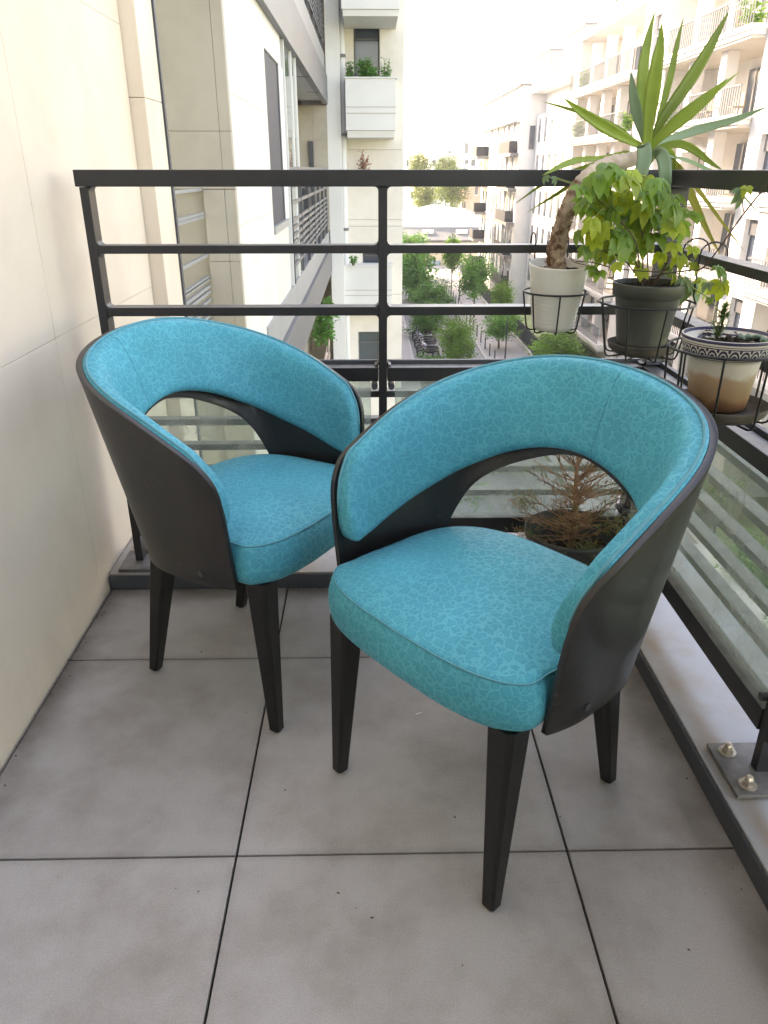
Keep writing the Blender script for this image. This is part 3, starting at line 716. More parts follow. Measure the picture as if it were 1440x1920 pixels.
tree_px('bright bushy tree in the garden under the white pot', 1042, 660, 112, 84, 50, FOL[1], 2, rz=1.5)
tree_px('small leafy tree beside the motorcycles at the railing bar', 812, 684, 60, 40, 50, FOL[0], 0, rz=4)
tree_px('pale green tree at the end of the left pavement before the grey roof', 770, 462, 60, 56, 103, FOL[0], 0, rz=5)
tree_px('tiny young tree in front of the far beige wall', 850, 458, 26, 26, 106, FOL[1], 0, rz=5)
# garden trees seen through the railing glass and between the bars
for lb, cx, cy, w_, h_, Y, mi, v, rz in (
    ('round green garden tree seen through the glass behind the dried conifer', 925, 905, 130, 120, 34, 1, 2, 0), ('low garden tree at the left of the glass view under the chair back', 860, 965, 140, 90, 30, 0, 0, 2),
    ('broad garden tree seen through the side glass, upper one', 1370, 850, 150, 120, 33, 1, 2, 1), ('garden tree behind the upper slats of the side glass', 1290, 800, 110, 80, 38, 0, 0, 3),
    ('garden tree low in the side glass beside the pale path', 1425, 1080, 190, 150, 22, 0, 2, 4), ('small shrub-like tree between the fence and the path in the side glass', 1345, 930, 90, 70, 28, 1, 0, 1),
    ('dark garden tree seen through the lowest part of the side glass', 1440, 1220, 120, 120, 18.5, 0, 2, 2)):
    tree_px(lb, cx, cy, w_, h_, Y, FOL[mi], v, rz=rz, group='garden trees', name='garden_tree')
# far sunlit trees
for lb, cx, cy, w_, h_, Y, rz in (
    ('yellow-green sunlit tree rising left above the white roofs', 786, 312, 50, 52, 150, 0), ('sunlit tree in the middle above the white roofs', 838, 318, 56, 50, 150, 1), ('yellowish tree beside the far corner of the balconied block', 915, 312, 34, 50, 140, 2),
    ('yellowish round tree left above the white ridge', 797, 366, 60, 56, 138, 3), ('largest green tree above the white ridge', 848, 352, 74, 70, 134, 4)):
    tree_px(lb, cx, cy, w_, h_, Y, FOL[2], 2, rz=rz, group='far trees beyond the white roofs', name='far_tree')

# ---- parked motorcycles
RUB = mat('tyre_rubber', (.02, .02, .02), .8); MBD = mat('motorcycle_plastic', (.025, .025, .03), .25, coat=.5); MBG = mat('motorcycle_silver', (.4, .42, .45), .3, metal=.5)
def torus(c, R_, r_, n=20, m=7):
    bm = B(); tube(bm, [(c[0]+R_*math.cos(2*math.pi*k/n), c[1], c[2]+R_*math.sin(2*math.pi*k/n)) for k in range(n+1)], r_, m); return bm
def moto(label, x, y, rz, bodym):
    t = thing('motorcycle', label, 'motorcycle', (x, y, ZG+.01), rz, group='motorcycles parked side by side')
    for sx in (-.62, .62):
        w_ = obj('wheel', torus((sx, 0, .30), .25, .055), RUB, t, smooth=True, local=True)
        obj('rim', lathe(B(), [(.0001, -.02), (.2, -.02), (.2, .02), (.0001, .02)], (0, 0, 0), 16), MBG, w_, local=True); w_.children[0].rotation_euler = (R(90), 0, 0); w_.children[0].location = (sx, 0, .30)
    bm = B(); P = cr([(-.75, 0, .62), (-.4, 0, .58), (.0, 0, .50), (.35, 0, .62), (.58, 0, .85)], 4); tube(bm, P, [.07, .10, .14, .16, .17, .17, .16, .15, .15, .16, .17, .18, .17, .15, .12, .10, .07][:len(P)], 10)
    obj('body', bm, bodym, t, smooth=True, local=True)
    obj('seat', box(B(), -.62, .08, -.13, .13, .66, .76), RUB, t, local=True, bevel=.04)
    obj('handlebar', tube(B(), [(.42, -.34, 1.02), (.5, -.2, 1.0), (.52, 0, .95), (.5, .2, 1.0), (.42, .34, 1.02)], .018, 6), MBG, t, smooth=True, local=True)
    obj('fork', tube(B(), [(.52, 0, .95), (.62, 0, .3)], .035, 6), MBG, t, smooth=True, local=True)
    obj('windscreen', box(B(), .56, .585, -.17, .17, .95, 1.25), DARKGLASS, t, local=True, bevel=.01)
    return t
for j in range(9):
    moto('%s motorcycle, %s in the row parked under the street tree' % (('dark', 'silver-grey')[j in (2, 6)], ('nearest', 'second', 'third', 'fourth', 'fifth', 'sixth', 'seventh', 'eighth', 'farthest')[j]), 4.45+.04*(j % 3), 57.2+.95*j, R(180-20+(j*37 % 9)), MBG if j in (2, 6) else MBD)

# ---- end of the street: beige wall, grey roofed shed, white roofs, houses
SLATE = mat('grey_slate_roof', (.13, .14, .145), .6, var=.12, vscale=.6); WROOF = mat('white_metal_roof', (.80, .80, .77), .5, var=.03, vscale=.1)
PINK = mat('pale_brick', (.48, .34, .28), .8, var=.1, vscale=.5); BEIGE = mat('beige_render', (.50, .45, .34), .8, var=.1, vscale=.3)
sh_ = thing('warehouse', 'long beige-walled warehouse with grey roof band across the end of the street', 'warehouse', (12, 118, ZG))
zt = atY(840, 450, 117).z; zr = atY(840, 427, 120).z
obj('wall', bx(-14, 46, 117, 140, ZG, zt), BEIGE, sh_)
bm = B(); vs = [bm.verts.new(c) for c in ((-14, 116.8, zt), (46, 116.8, zt), (46, 121, zr), (-14, 121, zr))]; bm.faces.new(vs); vs2 = [bm.verts.new(c) for c in ((-14, 116.8, zt-.3), (46, 116.8, zt-.3), (46, 121, zr-.3), (-14, 121, zr-.3))]; bm.faces.new(vs2[::-1])
for i in range(4): bm.faces.new((vs[i], vs2[i], vs2[(i+1) % 4], vs[(i+1) % 4]))
rf = obj('roof', bm, SLATE, sh_)
obj('gutter', bx(-14, 46, 116.6, 116.8, zt-.25, zt-.05), ANTH, sh_)
for k in range(7):
    x = -2+5*k; zz = zt+(zr-zt)*.55; b = bx(x, x+1.6, 118.6, 119.6, zz-.05, zz+.42); obj('skylight', b, WROOF, rf)
g = atY(813, 500, 116.9); gt = obj('gate', bx(g.x-1.0, g.x+1.0, 116.75, 116.99, ZG+.1, atY(813, 488, 116.9).z), mat('blue_grey_gate', (.22, .30, .36), .5), sh_)
obj('notice', bx(g.x-.45, g.x+.35, 116.70, 116.745, ZG+2.0, ZG+2.9), WROOF, gt)
# wide white gabled hall behind
wh = thing('white_hall', 'low hall with a broad white gabled roof behind the grey-roofed warehouse', 'hall', (14, 124, ZG))
r0, rl, rr_ = atY(822, 387, 123), atY(740, 412, 123), atY(930, 413, 123)
bm = B(); A1 = [bm.verts.new(v) for v in ((rl.x-8, 122, zr-.3), (rr_.x+10, 122, zr-.3), (rr_.x+10, 122, rr_.z-1.2), (r0.x, 122, r0.z), (rl.x-8, 122, rl.z-1.2))]
A2 = [bm.verts.new((v.co.x, 131, v.co.z)) for v in A1]; bm.faces.new(A1[::-1]); bm.faces.new(A2)
for i in range(5): bm.faces.new((A1[i], A1[(i+1) % 5], A2[(i+1) % 5], A2[i]))
obj('roof', bm, WROOF, wh)
obj('wall', bx(rl.x-7, rr_.x+9, 122.5, 130.5, ZG, zr-.31), WROOF, wh)
def house(label, x0, x1, y0, y1, z1, m, wins, chim=(), name='apartment_block', roofm=None, extra=None):
    t = thing(name, label, 'building', ((x0+x1)/2, y0, ZG)); obj('wall', bx(x0, x1, y0, y1, ZG, z1), m, t)
    obj('parapet', bx(x0-.15, x1+.15, y0-.15, y1+.1, z1, z1+.35), roofm or WROOF, t)
    for (a, b, c, d) in wins: w_ = obj('window', bx(a, b, y0-.06, y0-.005, c, d), DARKBLUE, t); obj('sill', bx(a-.1, b+.1, y0-.2, y0-.005, c-.14, c-.02), WROOF, w_)
    for (a, b, c) in chim: obj('chimney', bx(a, b, y0+2, y0+4, z1+.35, c), SLATE, t, bevel=.08)
    return t
def wpx(lst, Y): return [(atY(a, c, Y).x, atY(b, c, Y).x, atY(a, d, Y).z, atY(a, c, Y).z) for a, b, c, d in lst]
Y = 190
z1 = atY(850, 291, Y).z
house('long white flat-roofed apartment block on the skyline at the end of the street', atY(805, 300, Y).x, atY(960, 300, Y).x, Y, Y+14, z1, STONE_W,
      wpx([(811, 817, 300, 311), (846, 853, 300, 311), (872, 878, 300, 307), (884, 891, 299, 311), (862, 877, 316, 322), (884, 895, 318, 326), (815, 822, 322, 332), (905, 911, 300, 310)], Y),
      [(atY(841, 290, Y).x, atY(848, 290, Y).x, z1+1.1), (atY(872, 290, Y).x, atY(880, 290, Y).x, z1+2.6), (atY(894, 290, Y).x, atY(897, 290, Y).x, z1+1.5), (atY(900, 290, Y).x, atY(905, 290, Y).x, z1+1.5), (atY(914, 290, Y).x, atY(922, 290, Y).x, z1+2.0)])
Y = 165
house('pale corner building behind the yellow-green tree beside the far wing', atY(752, 300, Y).x, atY(772, 300, Y).x, Y, Y+10, atY(760, 292, Y).z, STONE_W, wpx([(763, 766, 300, 312), (771, 775, 360, 372)], Y))
Y = 150
house('pinkish brick house with small windows right of the far trees', atY(868, 400, Y).x, atY(912, 400, Y).x, Y, Y+9, atY(890, 350, Y).z, PINK, wpx([(891, 896, 350, 365), (866, 869, 378, 390), (870, 873, 378, 390)], Y), roofm=PINK)

# ---- long block down the left side of the street, beyond the projecting wing
lb = thing('left_block', 'long cream apartment block down the left side of the street', 'building', (-4, 60, ZG))
obj('wall', bx(-12, .62, 21, 104, ZG, 8.4), STONE_W, lb)
for k in range(20):
    for z in (-10.6, -7.6, -4.6, -1.6, 1.4, 4.4): obj('window', bx(.60, .66, 23+4*k, 24.6+4*k, z, z+1.9), DARKBLUE, lb)

# ================================================================== OUR OWN FACADE, LEFT AHEAD
af = thing('neighbour_facade', 'cream stone facade of the neighbouring flats just beyond the railing', 'building', (-2, 6.2, ZG))
def zq(z): return 1.13+(z-1.13)*.79
ZZ = [zq(v) for v in (-8, -4, -2.02, -1.22, -.42, .47, 1.38, 2.28, 3.2, 5)]; XA = -.79
def panels(xf, ya, yb, z0, z1, seams_z, depth=.06, m=STONE_F):
    zs_ = [z0]+[v for v in seams_z if z0 < v < z1]+[z1]
    for j in range(len(zs_)-1): obj('stone_panel', bx(xf-depth, xf, ya+.001, yb-.002, zs_[j]+.001, zs_[j+1]-.001), m, af, bevel=.001)
def panelsY(yf, xa, xb, z0, z1, seams_x, seams_z, m=STONE_D, depth=.06):
    xs_ = [xa]+[v for v in seams_x if xa < v < xb]+[xb]; zs_ = [z0]+[v for v in seams_z if z0 < v < z1]+[z1]
    for i in range(len(xs_)-1):
        for j in range(len(zs_)-1):
            obj('stone_panel', bx(xs_[i]+.001, xs_[i+1]-.001, yf, yf+depth, zs_[j]+.001, zs_[j+1]-.001), m, af, bevel=.001)
core = B()
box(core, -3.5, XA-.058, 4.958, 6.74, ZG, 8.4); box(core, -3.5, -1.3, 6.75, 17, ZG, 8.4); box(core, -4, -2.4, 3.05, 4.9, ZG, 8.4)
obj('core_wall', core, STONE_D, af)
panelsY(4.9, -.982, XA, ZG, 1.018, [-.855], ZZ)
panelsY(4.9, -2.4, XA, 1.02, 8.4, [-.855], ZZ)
obj('recess_shade_slab', bx(-2.4, -.78, 3.06, 4.88, 2.9, 3.2), CONC, af)  # unseen slab, added overhead to shade the recess
panels(XA, 4.962, 6.75, ZG, 8.4, [v+.2 for v in ZZ])
obj('loggia_back', bx(-2.4, -.985, 5.35, 5.40, ZG, 1.015), STONE_D, af)
lw = obj('loggia_window', bx(-1.34, -1.155, 5.20, 5.26, ZG, .97), mat('warm_blind', (.42, .33, .22), .6, var=.1, vscale=3), af)
obj('dark_frame', bx(-1.15, -1.03, 5.20, 5.28, ZG, 1.0), ANTH, af)
nr = thing('neighbour_railing', 'light grey slatted railing in the narrow gap beside the neighbour facade', 'railing', (-.99, 4.1, 0))
for z in (.99, .82, .80, .52, .36, .345, .29, .25, .19, .14, .08, .03, -.03, -.08, -.14): obj('slat_bar', bx(-1.004, -.984, 3.7, 4.89, zq(z)-.009, zq(z)+.009), ALUL, nr)
obj('post', bx(-1.0, -.985, 4.0, 4.02, -.3, 1.03), ALU, nr)
z_t = atY(496, 88, 6.75).z; z_b = atY(533, 412, 7.75).z
wb = thing('tall_window', 'tall dark window in the neighbour facade between pale stone jambs', 'window', (-.9, 7.2, z_b))
obj('glass_pane', bx(-.84, -.805, 6.752, 7.76, z_b, z_t), mat('dull_dark_glass', (.05, .06, .08), .5, spec=.12), wb); obj('frame', bx(-.85, -.795, 7.76, 7.80, z_b, z_t), WFRAME, wb)
obj('sill', bx(-.98, -.775, 6.752, 7.9, z_b-.06, z_b), ALUL, wb)
obj('lintel_panel', bx(-.98, XA, 6.752, 8.0, z_t, 8.4), STONE_G, af, bevel=.002)
obj('apron_panel', bx(-.98, XA-.002, 6.752, 8.0, ZG, z_b-.06), STONE_G, af, bevel=.002)
obj('jamb', bx(-.98, XA, 7.802, 8.12, z_b, z_t), STONE_W, af, bevel=.002)
gs = thing('glass_screen', 'frosted glass balcony screen with slim pale posts under the upper slab', 'screen', (-.79, 8.2, 0))
FROST = glassmat('frosted_glass', (.55, .58, .56), (.42, .43, .40), dirt=.45)
obj('glass_panel', bx(-.80, -.79, 8.2, 9.5, .02, 2.22), FROST, gs)
for y in (8.18, 8.95, 9.46): obj('post', bx(-.81, -.775, y, y+.04, .02, 2.22), STONE_W, gs)
# projecting balcony (same level), the one above and the one below
def grey_balcony(label, z0, zt, railz, full=True):
    t = thing('grey_balcony', label, 'balcony', (-.9, 12, z0), group='grey metal-faced balconies of the neighbour facade')
    obj('fascia', bx(-.83, -.735, 5.9, 15.9, z0, z0+.46), ALU if full else ALUL, t, bevel=.004)
    obj('upper_fascia', bx(-.83, -.775, 5.9, 15.9, z0+.465, zt), ALUL, t, bevel=.004)
    obj('deck', bx(-3.0, -.832, 8.1, 15.9, z0+.06, zt-.02), CONC, t)
    for y in (9.1, 11.3, 13.5): obj('soffit_joint', bx(-.95, -.76, y, y+.015, z0-.004, z0+.0), ANTH, t)
    return t
g1 = grey_balcony('grey metal-faced balcony edge overhead, at the top left', 2.22, 3.02, 3.02)
g2 = grey_balcony('grey metal-faced balcony edge at our own level beyond the railing', -.74, .02, .02)
g3 = grey_balcony('grey metal-faced balcony edge one floor below', -3.7, -2.94, -2.94)
def nrail(label, z0, y0=8.3, y1=15.8):
    t = thing('slatted_railing', label, 'railing', (-.81, y0, z0), group='grey slatted railings of the neighbour balconies')
    for z in (.17, .245, .32, .395, .47, .545, .62, .79, .945, 1.11): obj('slat_bar', bx(-.80, -.775, y0, y1, z0+z-.018, z0+z+.018), ALU, t)
    y = y0
    while y < y1: obj('post', bx(-.81, -.77, y, y+.04, z0, z0+1.10), ANTH, t); y += 1.15
    return t
nrail('grey slatted railing on the neighbour balcony at our level', 0.02); nrail('dark slatted railing on the balcony overhead at the top left', 3.02)
# boxes / furniture behind that railing
for y, h, lab in ((10.2, .75, 'dark storage box nearest behind the neighbour railing'), (11.9, .65, 'second dark storage box behind the neighbour railing'), (13.6, .8, 'dark storage box farthest behind the neighbour railing')):
    o = obj('storage_box', bx(-1.35, -1.0, y, y+.85, .03, .03+h), ANTH, bevel=.02); tag(o, lab, 'box', 'storage boxes on the neighbour balcony')
# end wall of the balcony recess and white corner column
panelsY(15.9, -2.4, -.76, 0.02, 2.2, [-1.02], [1.62])
obj('dark_slot', bx(-1.12, -1.03, 15.86, 15.898, .1, 1.60), ANTH, af)
o = B(); box(o, -.76, -.50, 15.92, 17.2, ZG, 8.4); obj('corner_column', o, STONE_W, af, bevel=.004)
dp = thing('drainpipe', 'white vertical drainpipe in the corner beside the far wing', 'pipe', (-.47, 16.2, ZG)); obj('pipe', tube(B(), [(-.46, 16.2, ZG), (-.46, 16.2, 8.3)], .05, 12), STONE_W, dp, smooth=True)
for z in (-3, 0, 1.7, 3): obj('clip', bx(-.53, -.40, 16.13, 16.27, z, z+.05), ALU, dp)
# lower loggia with plant and patterned screen
ps = obj('patterned_screen', bx(-.80, -.78, 12.8, 15.0, -2.9, -1.9), mat('pinkish_panel', (.55, .42, .36), .6)); tag(ps, 'pinkish panel with dark triangle cut-outs under the grey balcony', 'screen')
bm = B()
for i in range(4):
    for j in range(7):
        y, z = 12.95+.3*j, -2.8+.22*i; vs = [bm.verts.new((-.775, y, z)), bm.verts.new((-.775, y+.2, z)), bm.verts.new((-.775, y+.1, z+.16))]; bm.faces.new(vs)
tr_ = obj('cut_outs', bm, ANTH, ps); tr_['kind'] = 'stuff'
# projecting wing facing us
W = thing('projecting_wing', 'tall cream wing of the building with stacked stone balconies, left of the street', 'building', (.1, 16.5, ZG)); YW = 16.5
def wz(y, Y_=YW, x=700): return atY(x, y, Y_).z
def wx(x, y=200, Y_=YW): return atY(x, y, Y_).x
zw = [(wz(30), wz(143)), (wz(472), wz(497)), (wz(622), wz(681))]
hx0, hx1 = wx(663, 90), wx(712, 90)
def holed(bm, x0, x1, y0, y1, z0, z1, holes):
    xs_ = sorted({x0, x1, *[h[0] for h in holes], *[h[1] for h in holes]}); zs_ = sorted({z0, z1, *[h[2] for h in holes], *[h[3] for h in holes]})
    for i in range(len(xs_)-1):
        for j in range(len(zs_)-1):
            cx, cz = (xs_[i]+xs_[i+1])/2, (zs_[j]+zs_[j+1])/2
            if any(h[0] < cx < h[1] and h[2] < cz < h[3] for h in holes): continue
            box(bm, xs_[i], xs_[i+1], y0, y1, zs_[j], zs_[j+1])
bm = B(); H_ = [(hx0, hx1, zw[0][1], zw[0][0]), (wx(680, 485), wx(716, 485), zw[1][1], zw[1][0]), (wx(672, 650), wx(714, 650), zw[2][1], zw[2][0])]
seams = [ZG, -7, wz(552), wz(424), wz(412), wz(281), wz(106, x=740), 5.2, 8.4]
for a, b in zip(seams, seams[1:]):
    bm = B(); hh = [(h[0], h[1], max(h[2], a), min(h[3], b)) for h in H_ if h[2] < b and h[3] > a]
    holed(bm, -.49, .70, YW, YW+.3, a+.003, b-.003, hh); obj('stone_course', bm, STONE_F, W)
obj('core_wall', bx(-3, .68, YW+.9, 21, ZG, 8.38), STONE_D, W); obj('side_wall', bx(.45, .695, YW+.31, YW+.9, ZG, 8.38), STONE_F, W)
for h in H_:
    w_ = obj('window', bx(h[0]+.02, h[1]-.02, YW+.16, YW+.19, h[2]+.02, h[3]-.02), DARKBLUE, W)
    bm = B(); zm = h[2]+(h[3]-h[2])*.62
    for a, b, c, d in ((h[0], h[1], h[2], h[2]+.03), (h[0], h[1], h[3]-.03, h[3]), (h[0], h[0]+.03, h[2], h[3]), (h[1]-.03, h[1], h[2], h[3]), (h[0], h[1], zm, zm+.03)): box(bm, a, b, YW+.13, YW+.16, c, d)
    obj('frame', bm, WFRAME, w_)
def stone_balcony(label, xa, xb, yf, za, zb_, ledge):
    t = thing('stone_balcony', label, 'balcony', ((xa+xb)/2, YW, za), group='stone balconies of the projecting wing')
    obj('parapet', bx(xa, xb, yf, YW-.004, za+ledge, zb_), STONE_W, t, bevel=.004); obj('coping', bx(xa-.01, xb+.02, yf-.02, YW-.004, zb_+.001, zb_+.025), STONE_W, t, bevel=.003)
    for q in (.33, .45): obj('groove_band', bx(xa-.004, xb+.004, yf-.006, YW-.006, za+ledge+(zb_-za-ledge)*q, za+ledge+(zb_-za-ledge)*q+.01), STONE_D, t)
    obj('slab', bx(xa+.02, xb-.02, yf+.02, YW-.004, za, za+ledge-.002), STONE_G, t, bevel=.004)
    return t
YB_ = 15.7
stone_balcony('cream stone balcony with a planted top in the middle of the projecting wing', wx(648, 200, YB_), wx(742, 200, YB_), YB_, wz(258, YB_), wz(147, YB_), .12)
stone_balcony('cream stone balcony at the very top of the projecting wing', wx(640, 20, 15.2), wx(749, 20, 15.2), 15.2, wz(30, 15.2), wz(30, 15.2)+1.1, .10)
stone_balcony('low cream stone balcony of the wing behind the rail bars', wx(636, 520, YB_+.4), wx(735, 520, YB_+.4), YB_+.4, wz(590, YB_+.4), wz(499, YB_+.4), .1)
jl = thing('window_guard', 'thin black window guard at the lowest visible wing window', 'railing', (0, YW-.05, wz(690)))
for y_ in (690, 700): obj('bar', tube(B(), [(wx(655, y_), YW-.06, wz(y_)), (wx(735, y_), YW-.06, wz(y_))], .012, 6), ANTH, jl)
# plants on those balconies
def shrub(label, x, y, z, r, h, n, seed, m, leaf=.03, name='balcony_shrub'):
    rnd = random.Random(seed); t = thing(name, label, 'plant', (x, y, z)); bm = B(); st = B()
    for k in range(9):
        a = k*2.4; e = Vector((x+r*.8*math.cos(a)*rnd.random(), y+r*.6*math.sin(a)*rnd.random(), z+h*rnd.uniform(.5, 1))); b = Vector((x+r*.3*math.cos(a), y, z)); tube(st, [b, (b+e)/2+Vector((0, 0, h*.05)), e], .004, 4)
        for j in range(n//9):
            p = b.lerp(e, rnd.uniform(.3, 1.05))+Vector((rnd.gauss(0, r*.22), rnd.gauss(0, r*.2), rnd.gauss(0, h*.08))); nn = Vector((rnd.gauss(0, 1), rnd.gauss(0, 1), rnd.gauss(0, 1))).normalized(); u, v = frame_of(nn); L = leaf*rnd.uniform(.6, 1.3)
            bm.faces.new([bm.verts.new(p+u*L), bm.verts.new(p+v*L*.45), bm.verts.new(p-u*L), bm.verts.new(p-v*L*.45)])
    obj('stems', st, BARK, t, kind='stuff'); obj('foliage', bm, m, t, kind='stuff')
    return t
p = atY(688, 147, 15.95); shrub('grey-green shrub along the middle stone balcony of the wing', p.x, 15.95, p.z-.05, .24, .36, 900, 1, FOL[0])
p = atY(722, 147, 15.95); shrub('wispy plant at the right end of the middle stone balcony', p.x, 15.95, p.z-.1, .12, .42, 160, 2, FOL[0])
p = atY(656, 147, 15.95); shrub('wispy plant at the left end of the middle stone balcony', p.x, 15.95, p.z-.1, .12, .38, 160, 3, FOL[0])
RED = leafmat('red_brown_leaf', (.32, .13, .10), .3, .6)
p = atY(680, 330, 16.2); shrub('small reddish plant under the middle stone balcony of the wing', p.x, 16.2, p.z-.1, .16, .6, 200, 4, RED)
p = atY(606, 650, 13.4); shrub('oleander with pale flowers under the grey balcony, behind the farther chair', p.x, 13.4, p.z-.1, .28, .95, 700, 5, FOL[0], .045)
p = atY(662, 497, 15.6); shrub('little plant on the low stone balcony of the wing', p.x, 15.95, p.z-.05, .08, .22, 90, 6, FOL[0])

# ================================================================== BUILDINGS ACROSS THE STREET
def building(label, name, org_): return thing(name, label, 'building', org_)
SOFF = mat('soffit_render', (.52, .49, .44), .7, var=.04, vscale=1)
RAILM = mat('balcony_rail_grey', (.14, .15, .16), .5)
LV = [-12, -9.2, -6.1, -3.05, 0, 3.05, 6.1]
bA = building('white apartment building with deep columned loggias across the street, at the right', 'loggia_building', (15, 45, ZG))
XP, XL = 15.2, 14.5
def rail_across(t, x, y0, y1, z, pitch=.22):
    bm = B(); y = y0
    while y < y1: box(bm, x, x+.03, y, y+.03, z, z+1.0); y += pitch
    obj('railing_bars', bm, RAILM, t, kind='stuff')
    obj('railing_top', bx(x-.02, x+.05, y0, y1, z+1.0, z+1.06), RAILM, t)
TERR = [(24.2, 30.2), (33.4, 44.2), (48.4, 62.0)]
piers = [(30.2, 33.4), (44.2, 48.4), (62.0, 63.6)]
obj('back_wall', bx(17.6, 26, 22, 63.6, ZG, 9.4), STONE_W, bA)
for a, b in piers:
    holes = []
    bm = B()
    wy = (a+b)/2; ww = .55 if b-a > 2 else 0
    zs_ = [ZG]+LV[1:]+[9.2]
    if ww:
        box(bm, XP, 17.6, a, wy-ww, ZG, 9.3); box(bm, XP, 17.6, wy+ww, b, ZG, 9.3); box(bm, XP+.35, 17.6, wy-ww, wy+ww, ZG, 9.3)
        for z in LV:
            if z < -10: z += .6
            box(bm, XP+.02, XP+.36, wy-ww, wy+ww, z+2.35, z+3.05+.25)
    else: box(bm, XP, 17.6, a, b, ZG, 9.3)
    obj('pier', bm, STONE_W, bA)
    if ww:
        for z in LV[1:]:
            w_ = obj('window', bx(XP+.30, XP+.345, wy-ww, wy+ww, z+.25, z+2.35), DARKBLUE, bA)
            obj('shutter', bx(XP+.2, XP+.28, wy-ww, wy+ww, z+1.75, z+2.35), ALU, w_)
for (a, b) in TERR:
    for li, z in enumerate(LV[1:]):
        obj('balcony_slab', bx(XL+.14, 17.6, a, b, z-.42, z-.02), SOFF, bA)
        obj('slab_moulding', bx(XL, XL+.6, a-.12, b+.12, z-.14, z+.04), STONE_W, bA); obj('slab_moulding', bx(XL+.07, XL+.6, a-.06, b+.06, z-.32, z-.145), STONE_W, bA)
        rail_across(bA, XL+.06, a, b, z+.04)
        n = 3 if b-a > 12 else 2
        for k in range(1, n+1):
            y = a+(b-a)*k/(n+1); obj('column', bx(XP-.02, XP+.5, y-.32, y+.32, z+.0, z+2.62), STONE_W, bA)
        for k in range(n+1):
            y = a+(b-a)*(k+.5)/(n+1); w_ = obj('window', bx(17.5, 17.58, y-.75, y+.75, z+.05, z+2.2), DARKBLUE, bA); obj('mullion', bx(17.46, 17.498, y-.04, y+.04, z+.05, z+2.2), STONE_W, w_)
obj('roof_edge', bx(XP-.1, 20, 22, 63.8, 9.3, 9.75), STONE_W, bA); obj('penthouse', bx(17.2, 25, 22, 60, 9.75, 12.2), STONE_W, bA)
rail_across(bA, XP+.1, 24, 63, 9.75, .5)
# things on those balconies
AWN = mat('cream_fabric', (.75, .68, .5), .8)
def parasol(label, x, y, z, m):
    t = thing('parasol', label, 'parasol', (x, y, z)); obj('pole', tube(B(), [(x, y, z), (x, y, z+2.1)], .03, 6), ALU, t); obj('canopy', lathe(B(), [(1.1, 1.8), (.6, 2.02), (.0001, 2.15)], (x, y, z), 8), m, t)
p = atX(1312, 292, 15.6); parasol('white parasol on the loggia balcony behind the yucca leaves', 15.6, p.y, 0.04, STONE_W)
CH = mat('garden_furniture', (.30, .25, .20), .7)
for k, (y, z) in enumerate(((36, 3.08), (39, 3.08), (51, 3.08), (55, 3.08), (59, 6.13), (52, 6.13), (41, 6.13), (36.5, 6.13))):
    t = thing('balcony_chair', 'small brown chair on %s loggia level, %s' % (('middle', 'upper')[z > 4], ('behind the right yucca leaf tips', 'left of the nearest wide pier', 'right of the columns', 'between the columns', 'at the far left end', 'at the right of the far columns', 'at the far end of the near bay', 'at the near end of the near bay')[k]), 'chair', (15.6, y, z), .3*k, 'chairs on the loggia balconies')
    obj('seat', box(B(), -.25, .25, -.25, .25, .4, .46), CH, t, local=True); obj('backrest', box(B(), .2, .26, -.25, .25, .46, .95), CH, t, local=True)
    for sx in (-.22, .22):
        for sy in (-.22, .22): obj('leg', box(B(), sx-.02, sx+.02, sy-.02, sy+.02, 0, .4), CH, t, local=True)
for k, (y, z, h) in enumerate(((43, 3.08, 1.1), (49.5, 3.08, 1.0), (61, 3.08, 1.2), (35, 6.13, 1.0), (60.5, 6.13, 1.3), (28, 3.08, 1.2), (50, 9.8, 2.2), (55, 9.8, 2.6), (46, 9.8, 2.0), (40, 9.8, 1.8))):
    shrub(('dark green bush at the far end of the near loggia balcony', 'green bush at the right end of the columned loggia balcony', 'green bush at the left end of the columned loggia balcony', 'green bush at the near end of the upper near balcony', 'green bush at the left end of the upper columned balcony', 'green bush on the rightmost balcony beyond the pier', 'yellow-green bush second from the left on the roof terrace', 'tallest yellow-green bush, leftmost on the roof terrace', 'yellow-green bush third from the left on the roof terrace', 'yellow-green bush rightmost on the roof terrace')[k], 15.2 if z < 9 else 16, y, z, .5 if z < 9 else 1.2, h, 260, 20+k, FOL[2] if z > 9 else FOL[1], .12)['group'] = 'bushes on the loggia building'

# middle block with a slatted penthouse
bB = building('white block with narrow windows and slatted penthouse, between the two balconied ones', 'penthouse_building', (16, 70, ZG))
obj('wall', bx(15.8, 26, 63.9, 79, ZG, 5.6), STONE_W, bB); obj('terrace_fascia', bx(15.1, 16.6, 63.9, 80, 7.4, 8.35), STONE_W, bB); obj('upper_wall', bx(16.5, 26, 63.9, 79, 5.6, 7.4), STONE_W, bB)
obj('dark_strip', bx(16.0, 16.49, 63.85, 66.5, 6.7, 7.38), ALU, bB)
for k in range(6):
    for z in LV[1:-1]: obj('window', bx(15.74, 15.795, 65+2.4*k, 65.8+2.4*k, z+.3, z+2.3), DARKBLUE, bB)
SLT = mat('pale_wood_slat', (.50, .43, .36), .7, var=.1, vscale=3)
for (x, y0, y1, z1) in ((16.4, 66, 73, 10.9), (16.6, 79.5, 88, 10.9)):
    obj('penthouse', bx(x, 26, y0, y1, 8.35, z1), STONE_W, bB)
    for k in range(14): obj('slat', bx(x+.3*k, x+.3*k+.24, y0-.06, y0-.005, 8.4, z1-.1), SLT, bB)
    obj('roof_cap', bx(x-.15, 26, y0-.2, y1, z1, z1+.12), ALU, bB)
